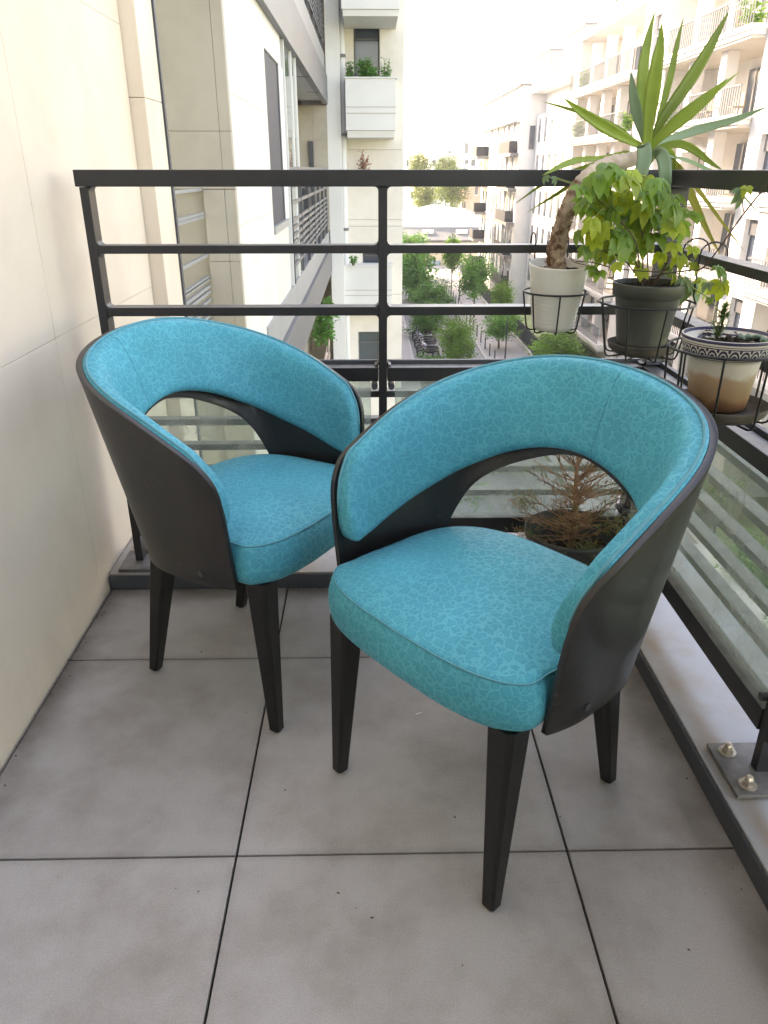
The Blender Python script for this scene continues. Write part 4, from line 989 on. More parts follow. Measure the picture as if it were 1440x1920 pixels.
# far block with dark balconies
DPAN = mat('dark_blue_grey_panel', (.022, .026, .032), .6)
bC = building('far white block with dark panelled balconies stepping out over the street', 'balconied_building', (14.5, 88, ZG))
obj('wall', bx(14.3, 26, 79.2, 104, ZG, 8.1), STONE_W, bC); obj('roof_edge', bx(14.0, 26, 79.1, 104.2, 8.1, 8.25), ALU, bC)
obj('cornice', bx(13.7, 14.29, 79.5, 104, 5.15, 5.35), STONE_W, bC)
for li, z in enumerate((-9.9, -6.8, -3.7, -.6, 2.5)):
    for (a, b, xx) in ((79.6, 86.6, 13.5), (99, 103, 12.9)):
        obj('balcony_slab', bx(xx, 14.29, a-.4, b+.6, z-.28, z), ALU, bC); obj('balcony_panel', bx(xx+.02, xx+.07, a+.6, b, z, z+1.05), DPAN, bC); obj('balcony_end', bx(xx+.08, 14.28, a+.52, a+.58, z, z+1.05), DPAN, bC); obj('balcony_side', bx(xx+.08, 14.28, a+.6, a+.66, z, z+1.0), FROST, bC)
    for y_ in (80.2, 83.4, 90.2, 93.2, 98.6, 101): obj('window', bx(14.24, 14.295, y_, y_+1.0, z+.15, z+2.35), DARKBLUE, bC)
    for y_ in (82, 85.2, 88.0, 92, 96.6): obj('pilaster', bx(14.12, 14.29, y_, y_+.35, z+.02, z+2.8), STONE_W, bC)
for x in (15.2, 16.4): obj('end_window', bx(x, x+.5, 79.13, 79.195, 2.8, 4.8), DARKBLUE, bC)
obj('ground_plinth', bx(14.2, 14.3, 79.2, 104, ZG, ZG+1.2), CONC, bC)
# ================================================================== POTS AND PLANTS
def zc(p): return (p-CAMP).dot(FW)
def px2m(p, n): return n*zc(p)/FOC
CERA = mat('white_glazed_ceramic', (.74, .70, .62), .25, var=.05, vscale=8, coat=.3)
OLIVE = mat('dark_olive_plastic', (.060, .062, .048), .5, var=.2, vscale=12, bump=.03, bscale=150)
SAUC = mat('brown_grey_clay_saucer', (.10, .085, .070), .8, var=.3, vscale=25, bump=.2, bscale=90)
DPOT = mat('dark_pot_plastic', (.050, .052, .048), .45, var=.2, vscale=10)
YTR = stained('yucca_bark', (.58, .44, .32), (.17, .08, .045), 42, .42, .60, rough=.9, bump=1.0, bscale=70)
YTR2 = stained('yucca_pale_bark', (.66, .54, .44), (.45, .33, .25), 20, .4, .7, rough=.85, bump=.6, bscale=60)
YL = leafmat("yucca_leaf", (.26, .36, .075), .38, .38, tcol=(1.5, 1.35, .45), var=.18, vs=9, rand=.15)
YLB = leafmat('yucca_leaf_grey', (.22, .33, .20), .2, .38, tcol=(1.3, 1.2, .6), var=.12, vs=9, rand=.1)
YLY = leafmat('yucca_leaf_yellow', (.34, .34, .07), .4, .4, tcol=(1.4, 1.3, .5), var=.15, vs=9, rand=.1)
CL = [leafmat('creeper_leaf', (.17, .30, .060), .42, .42, tcol=(1.8, 1.55, .4), var=.25, vs=40, rand=.2),
      leafmat('creeper_leaf_bright', (.36, .45, .06), .48, .42, tcol=(1.5, 1.35, .4), var=.2, vs=40, rand=.15),
      leafmat('creeper_leaf_grey', (.16, .25, .13), .25, .5, tcol=(1.5, 1.4, .6), var=.2, vs=40, rand=.15)]
STEM = mat('brown_vine_stem', (.10, .055, .04), .7, var=.3, vscale=50)
STEMG = mat('green_vine_stem', (.22, .28, .08), .6, var=.2, vscale=50)

def soil_bm(c, r, h=.006, n=28, m=9, seed=1):
    rnd = random.Random(seed); bm = B(); rings = []
    for j in range(m+1):
        rr = r*j/m
        rings.append([bm.verts.new((c[0]+rr*math.cos(2*math.pi*k/n), c[1]+rr*math.sin(2*math.pi*k/n), c[2]+rnd.uniform(-h, h))) for k in range(n)] if j else [bm.verts.new(c)])
    for a, b in zip(rings, rings[1:]):
        for k in range(n):
            if len(a) == 1: bm.faces.new((a[0], b[k], b[(k+1) % n]))
            else: bm.faces.new((a[k], b[k], b[(k+1) % n], a[(k+1) % n]))
    for k in range(70):                                     # bark chips
        a = rnd.random()*6.3; rr = r*math.sqrt(rnd.random())*.92; s = rnd.uniform(.003, .008)
        x, y, z = c[0]+rr*math.cos(a), c[1]+rr*math.sin(a), c[2]+h+rnd.uniform(-.002, .003)
        t = rnd.random()*6.3; vs = [bm.verts.new((x+s*math.cos(t+q)*e, y+s*math.sin(t+q)*e, z+rnd.uniform(-.003, .003))) for q, e in ((0, 1), (1.3, .5), (3, 1), (4.5, .5))]
        bm.faces.new(vs)
    return bm
def pot(label, group, c, prof, m, soil_r, soil_z, seed=1, cat='plant pot'):
    t = thing('plant_pot', label, cat, c, group=group)
    obj('pot_body', lathe(B(), prof, c, 64), m, t, smooth=True)
    obj('soil', soil_bm((c[0], c[1], c[2]+soil_z), soil_r, seed=seed), SOIL, t)
    return t
def holder(label, c, ztop, rt, zbot, rb, nw, hooks, barz, a0=.2, wr=.0021):
    """wire basket: top ring, base ring, bent wires, two hooks over a bar. hooks: list of (x,y) start, (dx,dy) direction over the bar"""
    t = thing('pot_holder', label, 'pot holder', (c[0], c[1], zbot), group='black wire pot holders')
    o = obj('top_ring', ringtube(B(), (c[0], c[1], ztop), rt, wr*1.2, 8, 56), WIRE, t, smooth=True)
    o = obj('base_ring', ringtube(B(), (c[0], c[1], zbot+.006), rb*.62, wr, 8, 40), WIRE, t, smooth=True)
    for k in range(nw):
        a = a0+2*math.pi*k/nw; ca, sa = math.cos(a), math.sin(a)
        P = [(rt, ztop), (rt*.98+rb*.02, ztop-.004), (rb+.006, zbot+.012), (rb+.002, zbot+.003), (rb-.006, zbot), (rb*.62, zbot+.002), (rb*.3, zbot+.002)]
        obj('wire', tube(B(), [(c[0]+r_*ca, c[1]+r_*sa, z) for r_, z in P], wr, 6), WIRE, t, smooth=True)
    for (hx, hy), (dx, dy) in hooks:
        d = Vector((dx, dy, 0)); p = Vector((hx, hy, 0)); q = Vector((c[0]-hx, c[1]-hy, 0)).normalized()
        g = p+q*0
        st = Vector((c[0], c[1], 0))+(p-Vector((c[0], c[1], 0))).normalized()*rt
        pts = [Vector((st.x, st.y, ztop)), Vector((p.x, p.y, ztop+.02)), Vector((p.x, p.y, barz-.004))]
        n = d.normalized(); w_ = d.length
        for k in range(9):
            f = math.pi*k/8; pts.append(Vector((p.x, p.y, 0))+n*(w_/2-w_/2*math.cos(f))+Vector((0, 0, barz+.026*math.sin(f))))
        pts.append(Vector((p.x, p.y, 0))+d+Vector((0, 0, barz-.03)))
        obj('hook', tube(B(), pts, wr, 6), WIRE, t, smooth=True)
    return t
# white pot with the yucca, hung on the front railing
c1 = Vector((.462, 1.925, .765))
prof = [(.0001, 0), (.046, 0), (.0505, .004)]
z = .010
for k in range(8): prof += [(.0515+.0215*z/.155*.95, z), (.0528+.0215*z/.155*.95, z+.004), (.0520+.0215*z/.155*.95, z+.0085)]; z += .0105
prof += [(.0645, .100), (.0650, .102), (.0725, .153), (.0728, .1565), (.0715, .158), (.0700, .1565), (.0655, .120), (.0001, .118)]
pot('white ribbed ceramic pot in a wire basket, holding the yucca', 'plant pots on the balcony', c1, prof, CERA, .068, .135, 3).rotation_euler = (R(5.5), 0, R(0))
holder('smallest black wire basket, hooked on the front rail round the white pot', (c1.x, c1.y), .853, .0790, .757, .060, 7, [((.422, 2.014), (0, .062)), ((.505, 2.014), (0, .062))], .956, a0=.15)
# dark olive pot in the corner with the creeper
c2 = Vector((.648, 1.80, .742))
prof = [(.0001, 0), (.050, 0), (.056, .003), (.058, .012), (.0575, .014), (.072, .116), (.0735, .118), (.0795, .120), (.0815, .146), (.0808, .149), (.0775, .149), (.0745, .125), (.0001, .12)]
pot('dark olive plastic pot in the railing corner, holding the creeper', 'plant pots on the balcony', c2, prof, OLIVE, .0775, .136, 4)
sp = [(.0001, -.012), (.062, -.012), (.074, -.002), (.0775, .010), (.0785, .0115), (.0765, .0125), (.072, .002), (.0001, -.004)]
o = obj('saucer', lathe(B(), sp, c2, 48), SAUC, smooth=True); tag(o, 'grey brown saucer under the dark olive pot', 'saucer', 'pot saucers')
holder('middle wire basket of the three, in the corner round the olive pot', (c2.x, c2.y), .846, .1080, .722, .082, 8, [((.739, 1.76), (.062, 0)), ((.739, 1.86), (.062, 0))], .956, a0=.1)
# decorated pot on the side railing
c3 = Vector((.640, 1.345, .730))
def decor():
    m = bpy.data.materials.new('navy_painted_pot'); m.use_nodes = True; MATS['decor'] = m
    n = m.node_tree.nodes; l = m.node_tree.links; p = n['Principled BSDF']; p.inputs['Roughness'].default_value = .45
    tc = n.new('ShaderNodeTexCoord'); sx = n.new('ShaderNodeSeparateXYZ'); l.new(tc.outputs['Object'], sx.inputs[0])
    def M(op, a, b=None, c=None):
        q = n.new('ShaderNodeMath'); q.operation = op
        for i, v in enumerate((a, b, c)):
            if v is None: continue
            if isinstance(v, (int, float)): q.inputs[i].default_value = v
            else: l.new(v, q.inputs[i])
        return q.outputs[0]
    ang = M('ARCTAN2', sx.outputs['Y'], sx.outputs['X']); z = sx.outputs['Z']
    NW_ = 26
    u = M('FRACT', M('MULTIPLY', ang, NW_/(2*math.pi))); uc = M('SUBTRACT', u, .5)
    zz = M('MULTIPLY', M('SUBTRACT', z, .1005), 1/.0175)      # 0..1 over the patterned band
    rr = M('SQRT', M('ADD', M('POWER', M('MULTIPLY', uc, 1.9), 2), M('POWER', M('SUBTRACT', zz, .0), 2)))
    arc = M('LESS_THAN', M('ABSOLUTE', M('SUBTRACT', rr, .78)), .13)
    arc2 = M('LESS_THAN', M('ABSOLUTE', M('SUBTRACT', rr, .36)), .12)
    u2 = M('SUBTRACT', M('FRACT', M('ADD', M('MULTIPLY', ang, NW_/(2*math.pi)), .5)), .5)
    dot = M('LESS_THAN', M('SQRT', M('ADD', M('POWER', M('MULTIPLY', u2, 1.6), 2), M('POWER', M('SUBTRACT', zz, .86), 2))), .20)
    band = M('MULTIPLY', M('GREATER_THAN', z, .1005), M('LESS_THAN', z, .118))
    pat = M('MULTIPLY', M('MINIMUM', M('ADD', M('ADD', arc, arc2), dot), 1), band)
    def ring_(a, b): return M('MULTIPLY', M('GREATER_THAN', z, a), M('LESS_THAN', z, b))
    for a, b in ((.0965, .0985), (.0995, .1012), (.1175, .1195), (.1215, .1228), (.1262, .1315)): pat = M('MINIMUM', M('ADD', pat, ring_(a, b)), 1)
    nz = n.new('ShaderNodeTexNoise'); nz.inputs['Scale'].default_value = 22; nz.inputs['Detail'].default_value = 6; l.new(tc.outputs['Object'], nz.inputs['Vector'])
    zed = M('ADD', z, M('MULTIPLY', M('SUBTRACT', nz.outputs['Fac'], .5), .045))
    low = n.new('ShaderNodeValToRGB'); l.new(M('MULTIPLY', zed, 1/.135), low.inputs[0]); e = low.color_ramp.elements
    e[0].position = .02; e[0].color = (.20, .095, .05, 1); e[1].position = 1; e[1].color = (.62, .58, .50, 1)
    for q, cc in ((.12, (.28, .14, .075)), (.22, (.46, .29, .17)), (.46, (.50, .33, .21)), (.52, (.60, .55, .46))):
        x = low.color_ramp.elements.new(q); x.color = (*cc, 1)
    mx = n.new('ShaderNodeMix'); mx.data_type = 'RGBA'; l.new(pat, mx.inputs['Factor']); l.new(low.outputs[0], mx.inputs['A']); mx.inputs['B'].default_value = (.022, .020, .065, 1)
    l.new(mx.outputs['Result'], p.inputs['Base Color']); return m
DEC = decor()
prof = [(.0001, 0), (.047, 0), (.050, .003), (.0605, .088), (.0615, .092), (.066, .0945), (.0725, .098), (.0755, .112), (.0785, .124), (.0795, .1285), (.0790, .1315), (.0765, .132), (.0735, .126), (.0001, .115)]
pot('pot with navy scalloped rim over stained terracotta, nearest on the side railing', 'plant pots on the balcony', c3, prof, DEC, .0725, .119, 5)
sp = [(.0001, -.014), (.075, -.014), (.086, -.006), (.091, .006), (.0915, .009), (.0885, .010), (.083, .000), (.0001, -.004)]
o = obj('saucer', lathe(B(), sp, c3, 48), SAUC, smooth=True); tag(o, 'wide worn clay saucer under the navy rimmed pot', 'saucer', 'pot saucers')
holder('nearest wire basket, on the side railing round the navy rimmed pot', (c3.x, c3.y), .838, .0990, .708, .088, 8, [((.739, 1.31), (.062, 0)), ((.739, 1.40), (.062, 0))], .956, a0=.35)
# big dark pot on the floor
c4 = atZ(1073, 992, .255); c4 = Vector((c4.x, c4.y, .0))
prof = [(.0001, 0), (.090, 0), (.094, .004), (.122, .235), (.1265, .238), (.1285, .250), (.1285, .256), (.1255, .2575), (.1235, .254), (.116, .20), (.0001, .19)]
prof = [(r*.985, z) for r, z in prof]
pot('large dark plastic pot on the floor behind the nearer chair', 'plant pots on the balcony', c4, prof, DPOT, .112, .196, 6)

# ---- yucca
yt = thing('yucca', 'yucca with a bent peeling trunk and long sword leaves above the rail', 'plant', (c1.x, c1.y, c1.z+.13))
tp = [(1043, 506, 1.925, 36), (1042, 480, 1.925, 34), (1046, 455, 1.925, 32), (1053, 425, 1.92, 30), (1063, 395, 1.91, 29), (1075, 368, 1.91, 27), (1088, 345, 1.91, 26), (1106, 326, 1.91, 26), (1130, 312, 1.915, 27), (1158, 304, 1.92, 27), (1182, 300, 1.925, 26), (1200, 292, 1.93, 24), (1206, 275, 1.935, 18)]
P3 = [(*atY(x, y, Y), px2m(atY(x, y, Y), w_)/2) for x, y, Y, w_ in tp]; P3 = cr(P3, 6)
def rough_trunk(pts, seed, n=18):
    rnd = random.Random(seed); bm = B(); rings = []; pa = None; N = len(pts)
    for i, q in enumerate(pts):
        p = Vector(q[:3]); t = Vector(pts[min(i+1, N-1)][:3])-Vector(pts[max(i-1, 0)][:3]); t.normalize()
        s = frame_of(t)[0] if pa is None else (pa-t*pa.dot(t)).normalized(); pa = s; u = s.cross(t)
        f = 1+.07*math.sin(i*1.9)+rnd.uniform(-.03, .03)
        rings.append([bm.verts.new(p+(s*math.cos(2*math.pi*k/n)+u*math.sin(2*math.pi*k/n))*q[3]*f*(1+rnd.uniform(-.07, .07))) for k in range(n)])
    for a, b in zip(rings, rings[1:]):
        for k in range(n): bm.faces.new((a[k], a[(k+1) % n], b[(k+1) % n], b[k]))
    bm.faces.new(rings[-1]); bm.faces.new(rings[0][::-1])
    return bm, rings
cut = 36
bm, rg = rough_trunk(P3[:cut+1], 1)
rnd = random.Random(5)
for q in range(420):                                         # peeling scales of bark
    i = rnd.randrange(1, len(rg)-1); k = rnd.randrange(18); v = rg[i][k].co; c = Vector(P3[i][:3]); nr = (v-c).normalized(); t = (Vector(P3[i+1][:3])-c).normalized(); s = nr.cross(t)
    w_, h = rnd.uniform(.003, .006), rnd.uniform(.004, .009); o_ = nr*.0006; li = nr*rnd.uniform(.0015, .004)
    vs = [v+o_-s*w_-t*h, v+o_+s*w_-t*h, v+li+s*w_*.6+t*h*.6, v+li-s*w_*.7+t*h*.5]; bm.faces.new([bm.verts.new(x) for x in vs])
obj('trunk', bm, YTR, yt, smooth=True)
bm, _ = rough_trunk(P3[cut:], 2); obj('trunk_crook', bm, YTR2, yt, smooth=True)
def sword(spine, width_px, m, tipw=.02, fold=.25, face=None, wp=None, ncr=7):
    pts = [atY(*s) for s in spine]; P = [Vector(q) for q in cr([tuple(p) for p in pts], ncr)]
    wm = px2m(P[len(P)//2], width_px)/2; L = [0]
    for a, b in zip(P, P[1:]): L.append(L[-1]+(b-a).length)
    bm = B(); rows_ = []; wp = wp or [(0, .55), (.12, .62), (.35, .95), (.5, 1), (.75, .72), (.92, .28), (1, tipw)]
    for i, p in enumerate(P):
        t = (P[min(i+1, len(P)-1)]-P[max(i-1, 0)]).normalized()
        v = (CAMP-p).normalized() if face is None else Vector(face)
        s = t.cross(v).normalized(); n_ = s.cross(t)
        w_ = wm*interp(L[i]/L[-1], wp)
        row = []
        for k in (-1, -.55, 0, .55, 1): row.append(bm.verts.new(p+s*w_*k+n_*w_*fold*(abs(k)**1.3-.5)))
        row2 = [bm.verts.new(v_.co-n_*.0009) for v_ in row]
        rows_.append((row, row2))
    for (a, a2), (b, b2) in zip(rows_, rows_[1:]):
        for k in range(4):
            bm.faces.new((a[k], a[k+1], b[k+1], b[k])); bm.faces.new((a2[k], b2[k], b2[k+1], a2[k+1]))
        bm.faces.new((a[0], b[0], b2[0], a2[0])); bm.faces.new((a[4], a2[4], b2[4], b[4]))
    return obj('leaf', bm, m, yt, smooth=True)
Y0 = 1.935
sword([(1210, 268, Y0+.01), (1204, 200, Y0+.03), (1206, 130, Y0+.06), (1216, 70, Y0+.09), (1229, 17, Y0+.11)], 21, YL)
sword([(1213, 272, Y0-.01), (1219, 205, Y0-.02), (1230, 130, Y0-.03), (1238, 80, Y0-.03), (1241, 42, Y0-.03)], 29, YL, fold=.3)
sword([(1226, 255, Y0+.03), (1245, 190, Y0+.06), (1260, 130, Y0+.08), (1270, 80, Y0+.1), (1282, 31, Y0+.12)], 13, YL)
sword([(1220, 268, Y0), (1248, 215, Y0), (1290, 155, Y0), (1330, 90, Y0), (1368, 18, Y0+.01)], 24, YL)
sword([(1219, 276, Y0-.01), (1250, 245, Y0-.03), (1295, 208, Y0-.05), (1335, 175, Y0-.06), (1364, 147, Y0-.07)], 26, YL)
sword([(1225, 262, Y0+.04), (1275, 222, Y0+.07), (1330, 180, Y0+.1), (1387, 134, Y0+.12)], 12, YL)
sword([(1218, 284, Y0), (1255, 262, Y0+.02), (1310, 243, Y0+.03), (1375, 225, Y0+.02), (1442, 199, Y0)], 17, YLB, fold=.3)
sword([(1216, 292, Y0-.01), (1240, 276, Y0-.02), (1272, 270, Y0-.03), (1300, 280, Y0-.04), (1330, 303, Y0-.05), (1356, 320, Y0-.06)], 15, YL)
sword([(1208, 264, Y0), (1197, 225, Y0+.01), (1188, 180, Y0+.02), (1183, 133, Y0+.03)], 20, YLB)
sword([(1202, 274, Y0), (1165, 255, Y0-.02), (1125, 232, Y0-.04), (1088, 208, Y0-.05), (1057, 184, Y0-.06)], 22, YL, fold=.35)
sword([(1200, 272, Y0+.02), (1160, 240, Y0+.05), (1110, 218, Y0+.08), (1062, 203, Y0+.1), (1016, 190, Y0+.11)], 8, YL)
sword([(1202, 300, Y0), (1185, 288, Y0+.01), (1165, 287, Y0+.01), (1130, 296, Y0-.01), (1085, 300, Y0-.03), (1050, 312, Y0-.05), (1017, 329, Y0-.06)], 12, YL, wp=[(0, .5), (.2, .5), (.5, .8), (.75, 1), (.92, .5), (1, .02)])
sword([(1200, 305, Y0+.02), (1170, 296, Y0+.06), (1140, 306, Y0+.12), (1105, 322, Y0+.17), (1050, 360, Y0+.19), (985, 400, Y0+.2)], 9, YL)
sword([(1195, 305, Y0+.02), (1150, 303, Y0+.08), (1100, 312, Y0+.14), (1020, 345, Y0+.19), (958, 388, Y0+.2)], 8, YL)
sword([(1206, 282, Y0-.03), (1207, 276, Y0-.05), (1208, 300, Y0-.07), (1200, 330, Y0-.075), (1192, 358, Y0-.07)], 27, YLB, wp=[(0, .8), (.3, 1), (.7, .95), (.9, .6), (1, .3)], fold=.18)
sword([(1225, 292, Y0-.02), (1237, 286, Y0-.04), (1246, 305, Y0-.06), (1247, 335, Y0-.07), (1249, 372, Y0-.06)], 25, YLB, wp=[(0, .6), (.3, 1), (.7, .95), (.9, .6), (1, .3)], fold=.18)
sword([(1225, 288, Y0), (1250, 284, Y0+.04), (1262, 305, Y0+.09), (1263, 330, Y0+.11)], 18, YL)
sword([(1205, 300, Y0), (1220, 292, Y0-.01), (1215, 305, Y0-.02), (1206, 325, Y0-.03)], 16, YL)
sword([(1235, 290, Y0+.02), (1270, 315, Y0+.12), (1300, 375, Y0+.20), (1325, 430, Y0+.2), (1352, 480, Y0+.18)], 17, YLY)
sword([(1238, 288, Y0+.02), (1280, 320, Y0+.14), (1320, 370, Y0+.22), (1360, 425, Y0+.22), (1397, 472, Y0+.2)], 8, YLY)
sword([(1235, 288, Y0+.03), (1300, 305, Y0+.12), (1370, 345, Y0+.18), (1430, 408, Y0+.2)], 7, YLB)
sword([(1205, 305, Y0+.02), (1180, 345, Y0+.08), (1140, 410, Y0+.12), (1105, 470, Y0+.12), (1084, 530, Y0+.1)], 17, YLY)

# ---- creeper with five-fingered leaves
def leaflet(bm, L, Wd, droop, base, dirv, nrm, seed):
    rnd = random.Random(seed); n = 9; side = dirv.cross(nrm).normalized(); rows_ = []
    for i in range(n+1):
        t = i/n; w_ = Wd*.5*(math.sin(math.pi*t**.85)**.85 if 0 < t < 1 else 0)
        w_ *= 1+(.09 if i % 2 else -.05)*(1 if t > .35 else .2)
        c = base+dirv*(L*t*(1-.18*droop*t))-nrm*(L*droop*t*t*.75)
        bend = Wd*.16
        if t == 0 or t == 1: rows_.append([bm.verts.new(c)])
        else: rows_.append([bm.verts.new(c-side*w_+nrm*bend*(w_/Wd*2)), bm.verts.new(c), bm.verts.new(c+side*w_+nrm*bend*(w_/Wd*2))])
    for a, b in zip(rows_, rows_[1:]):
        if len(a) == 1: bm.faces.new((a[0], b[0], b[1])); bm.faces.new((a[0], b[1], b[2]))
        elif len(b) == 1: bm.faces.new((a[0], b[0], a[1])); bm.faces.new((a[1], b[0], a[2]))
        else: bm.faces.new((a[0], b[0], b[1], a[1])); bm.faces.new((a[1], b[1], b[2], a[2]))
def palmate(seed, droop):
    """unit leaf: attaches at the origin, hangs towards -Y, faces +Z"""
    bm = B(); rnd = random.Random(seed)
    for k, (a, l_) in enumerate(((0, 1.0), (42, .88), (-42, .88), (88, .62), (-88, .62))):
        a = R(a+rnd.uniform(-7, 7)); d = Vector((math.sin(a), -math.cos(a), 0)); L = l_*rnd.uniform(.9, 1.08)
        leaflet(bm, L, L*.52, droop*rnd.uniform(.7, 1.3), Vector((0, 0, 0)), d, Vector((0, 0, 1)), seed*7+k)
    me = bpy.data.meshes.new('creeper_leaf'); bm.to_mesh(me); bm.free()
    for p in me.polygons: p.use_smooth = True
    return me
LM = [[palmate(10*i+j, dr) for j, dr in enumerate((.2, .5, .85))] for i in range(3)]
for i in range(3):
    for me in LM[i]: me.materials.append(CL[i])
cp = thing('creeper', 'creeper with bright green five-fingered leaves spilling over the olive pot', 'plant', (c2.x, c2.y, c2.z+.135))
cro = org(cp)
def put_leaf(x, y, Y, px, mi, az, tilt, var=None, parent=None, o_=None):
    p = atY(x, y, Y); s = px2m(p, px)*.70
    me = LM[mi][var if var is not None else random.randrange(3)]
    o = bpy.data.objects.new('leaf', me); COL.objects.link(o); o.parent = parent or cp
    o.location = p-(o_ if o_ is not None else cro); o.scale = (s, s, s)
    # leaf plane: hang down towards the viewer, tilt from horizontal, azimuth az
    o.rotation_euler = (R(tilt), 0, R(az)); return p
stem_ends = []
main = [(1122, 338, 50, 0), (1150, 352, 46, 1), (1175, 345, 52, 1), (1208, 372, 46, 0), (1238, 372, 48, 0), (1262, 392, 50, 0), (1123, 396, 42, 1), (1112, 420, 38, 1), (1150, 400, 40, 0),
        (1168, 452, 62, 0), (1219, 410, 62, 0), (1196, 420, 50, 0), (1243, 408, 54, 1), (1090, 362, 42, 0), (1142, 468, 38, 1), (1118, 455, 34, 1), (1170, 466, 46, 0), (1197, 500, 28, 1), (1205, 512, 26, 1),
        (1262, 520, 24, 1), (1272, 430, 42, 0), (1290, 410, 44, 0), (1108, 505, 26, 0), (1124, 515, 28, 0), (1186, 330, 36, 1), (1138, 318, 44, 0), (1170, 372, 40, 1), (1185, 390, 44, 0), (1100, 385, 40, 0),
        (1265, 465, 30, 1), (1276, 488, 32, 1), (1250, 505, 26, 2), (1295, 545, 46, 2), (1284, 530, 34, 2), (1318, 535, 40, 1), (1302, 500, 24, 1), (1128, 430, 44, 1), (1226, 450, 46, 0), (1245, 440, 40, 0), (1150, 440, 44, 0), (1205, 455, 44, 1),
        (1098, 470, 30, 0), (1160, 500, 26, 1), (1240, 482, 28, 1), (1300, 470, 26, 1), (1110, 345, 36, 0), (1225, 345, 34, 0), (1160, 330, 36, 0), (1086, 440, 28, 0), (1262, 430, 44, 1), (1135, 372, 44, 1)]
rnd = random.Random(3)
for x, y, s_, mi in main:
    Yp = 1.80+rnd.uniform(-.07, .05)-(.03 if y > 480 else 0)
    p = put_leaf(x, y-s_*.25, Yp, s_*1.4, mi, rnd.uniform(-50, 50)+(x-1190)*.25, rnd.uniform(15, 58))
    stem_ends.append(p)
for k in range(34):
    a = rnd.random()*6.3; q = rnd.random()**.6; x, y = 1180+100*q*math.cos(a), 410+82*q*math.sin(a)
    stem_ends.append(put_leaf(x, y-10, 1.83+rnd.uniform(-.05, .06), rnd.uniform(38, 66), rnd.choice((0, 0, 1)), rnd.uniform(-60, 60), rnd.uniform(15, 60)))
ends2 = []
for x, y, s_, mi, az, ti in ((1388, 356, 52, 2, 30, 70), (1400, 350, 36, 1, -40, 30), (1345, 500, 52, 0, 40, 30), (1352, 530, 54, 1, 0, 72), (1330, 530, 34, 2, -70, 40), (1331, 558, 22, 0, 0, 60)):
    ends2.append(put_leaf(x, y, 1.50 if x > 1370 else 1.52, s_, mi, az, ti, 1))
for x, y, s_, az in ((1024, 330, 24, -60), (1040, 332, 24, 40)): stem_ends.append(put_leaf(x, y, 1.82, s_, 2, az, 60, 1))
base = Vector((c2.x, c2.y, c2.z+.135)); bm = B(); rnd = random.Random(9)
hubs = [atY(1180, 470, 1.79), atY(1150, 400, 1.79), atY(1225, 420, 1.81), atY(1255, 470, 1.80), atY(1130, 470, 1.78), atY(1290, 500, 1.76), atY(1190, 360, 1.80)]
for h in hubs:
    q = base+Vector((rnd.uniform(-.02, .02), rnd.uniform(-.02, .02), 0)); m_ = (q+h)/2+Vector((rnd.uniform(-.015, .015), rnd.uniform(-.02, .01), .02))
    obj('stem', tube(B(), cr([tuple(q), tuple(m_), tuple(h)], 6), .0017, 6), STEM, cp, smooth=True)
for e in stem_ends:
    h = min(hubs, key=lambda v: (v-e).length); m_ = (h+e)/2+Vector((0, .004, .014)); tube(bm, cr([tuple(h), tuple(m_), tuple(e)], 4), .0009, 5)
obj('leaf_stalks', bm, STEMG, cp, smooth=True, kind='stuff')
def vine(pts, r, m=STEM): obj('vine', tube(B(), cr([tuple(atY(*p)) for p in pts], 6), r, 6), m, cp, smooth=True)
vine([(1215, 520, 1.79), (1255, 512, 1.74), (1290, 507, 1.68), (1318, 502, 1.6), (1352, 460, 1.52), (1395, 400, 1.5), (1450, 332, 1.48)], .0016)
vine([(1395, 400, 1.5), (1392, 380, 1.5), (1390, 357, 1.5)], .0011)
vine([(1318, 502, 1.6), (1335, 505, 1.55), (1346, 503, 1.52), (1352, 528, 1.52)], .0011)
vine([(1270, 512, 1.72), (1300, 540, 1.64), (1330, 560, 1.54), (1350, 585, 1.44)], .0012, STEMG)
vine([(1080, 490, 1.85), (1110, 492, 1.8), (1150, 502, 1.76), (1200, 508, 1.75), (1250, 510, 1.74)], .0013)
vine([(1062, 470, 1.90), (1075, 490, 1.87), (1100, 498, 1.82), (1125, 510, 1.78)], .0010)

# ---- small plants in the navy-rimmed pot
sg_ = thing('spruce_seedling', 'little needle-leaved seedling in the navy rimmed pot', 'plant', (c3.x-.012, c3.y+.02, c3.z+.118))
b0 = Vector((c3.x-.012, c3.y+.02, c3.z+.118)); top = b0+Vector((.006, 0, .062))
obj('stem', tube(B(), [b0, (b0+top)/2+Vector((.003, 0, 0)), top], [.0022, .0018, .0012], 6), STEM, sg_)
bm = B(); rnd = random.Random(4)
def needle(bm, p, d, L, w_):
    s = d.cross(Vector((0, 0, 1)));
    if s.length < 1e-3: s = Vector((1, 0, 0))
    s.normalize(); bm.faces.new([bm.verts.new(p-s*w_), bm.verts.new(p+s*w_), bm.verts.new(p+d*L)])
for k in range(700):
    t = rnd.random()**.7; br = rnd.randrange(6); a = br*1.05+t*2; rr = .016*math.sin(math.pi*min(t*1.1, 1))*rnd.random()
    p = b0.lerp(top, t)+Vector((rr*math.cos(a), rr*math.sin(a), 0))
    d = Vector((rnd.gauss(0, 1), rnd.gauss(0, 1), rnd.uniform(-.2, 1.3))).normalized(); needle(bm, p, d, rnd.uniform(.010, .018), .0011)
obj('needles', bm, leafmat('spruce_needle', (.10, .20, .06), .2, .5, var=.3, vs=60), sg_, kind='stuff')
su = thing('succulent', 'grey-green low succulent beside the seedling in the navy rimmed pot', 'plant', (c3.x+.045, c3.y-.005, c3.z+.122))
SUC = mat('succulent_leaf', (.16, .27, .20), .45, var=.2, vscale=30)
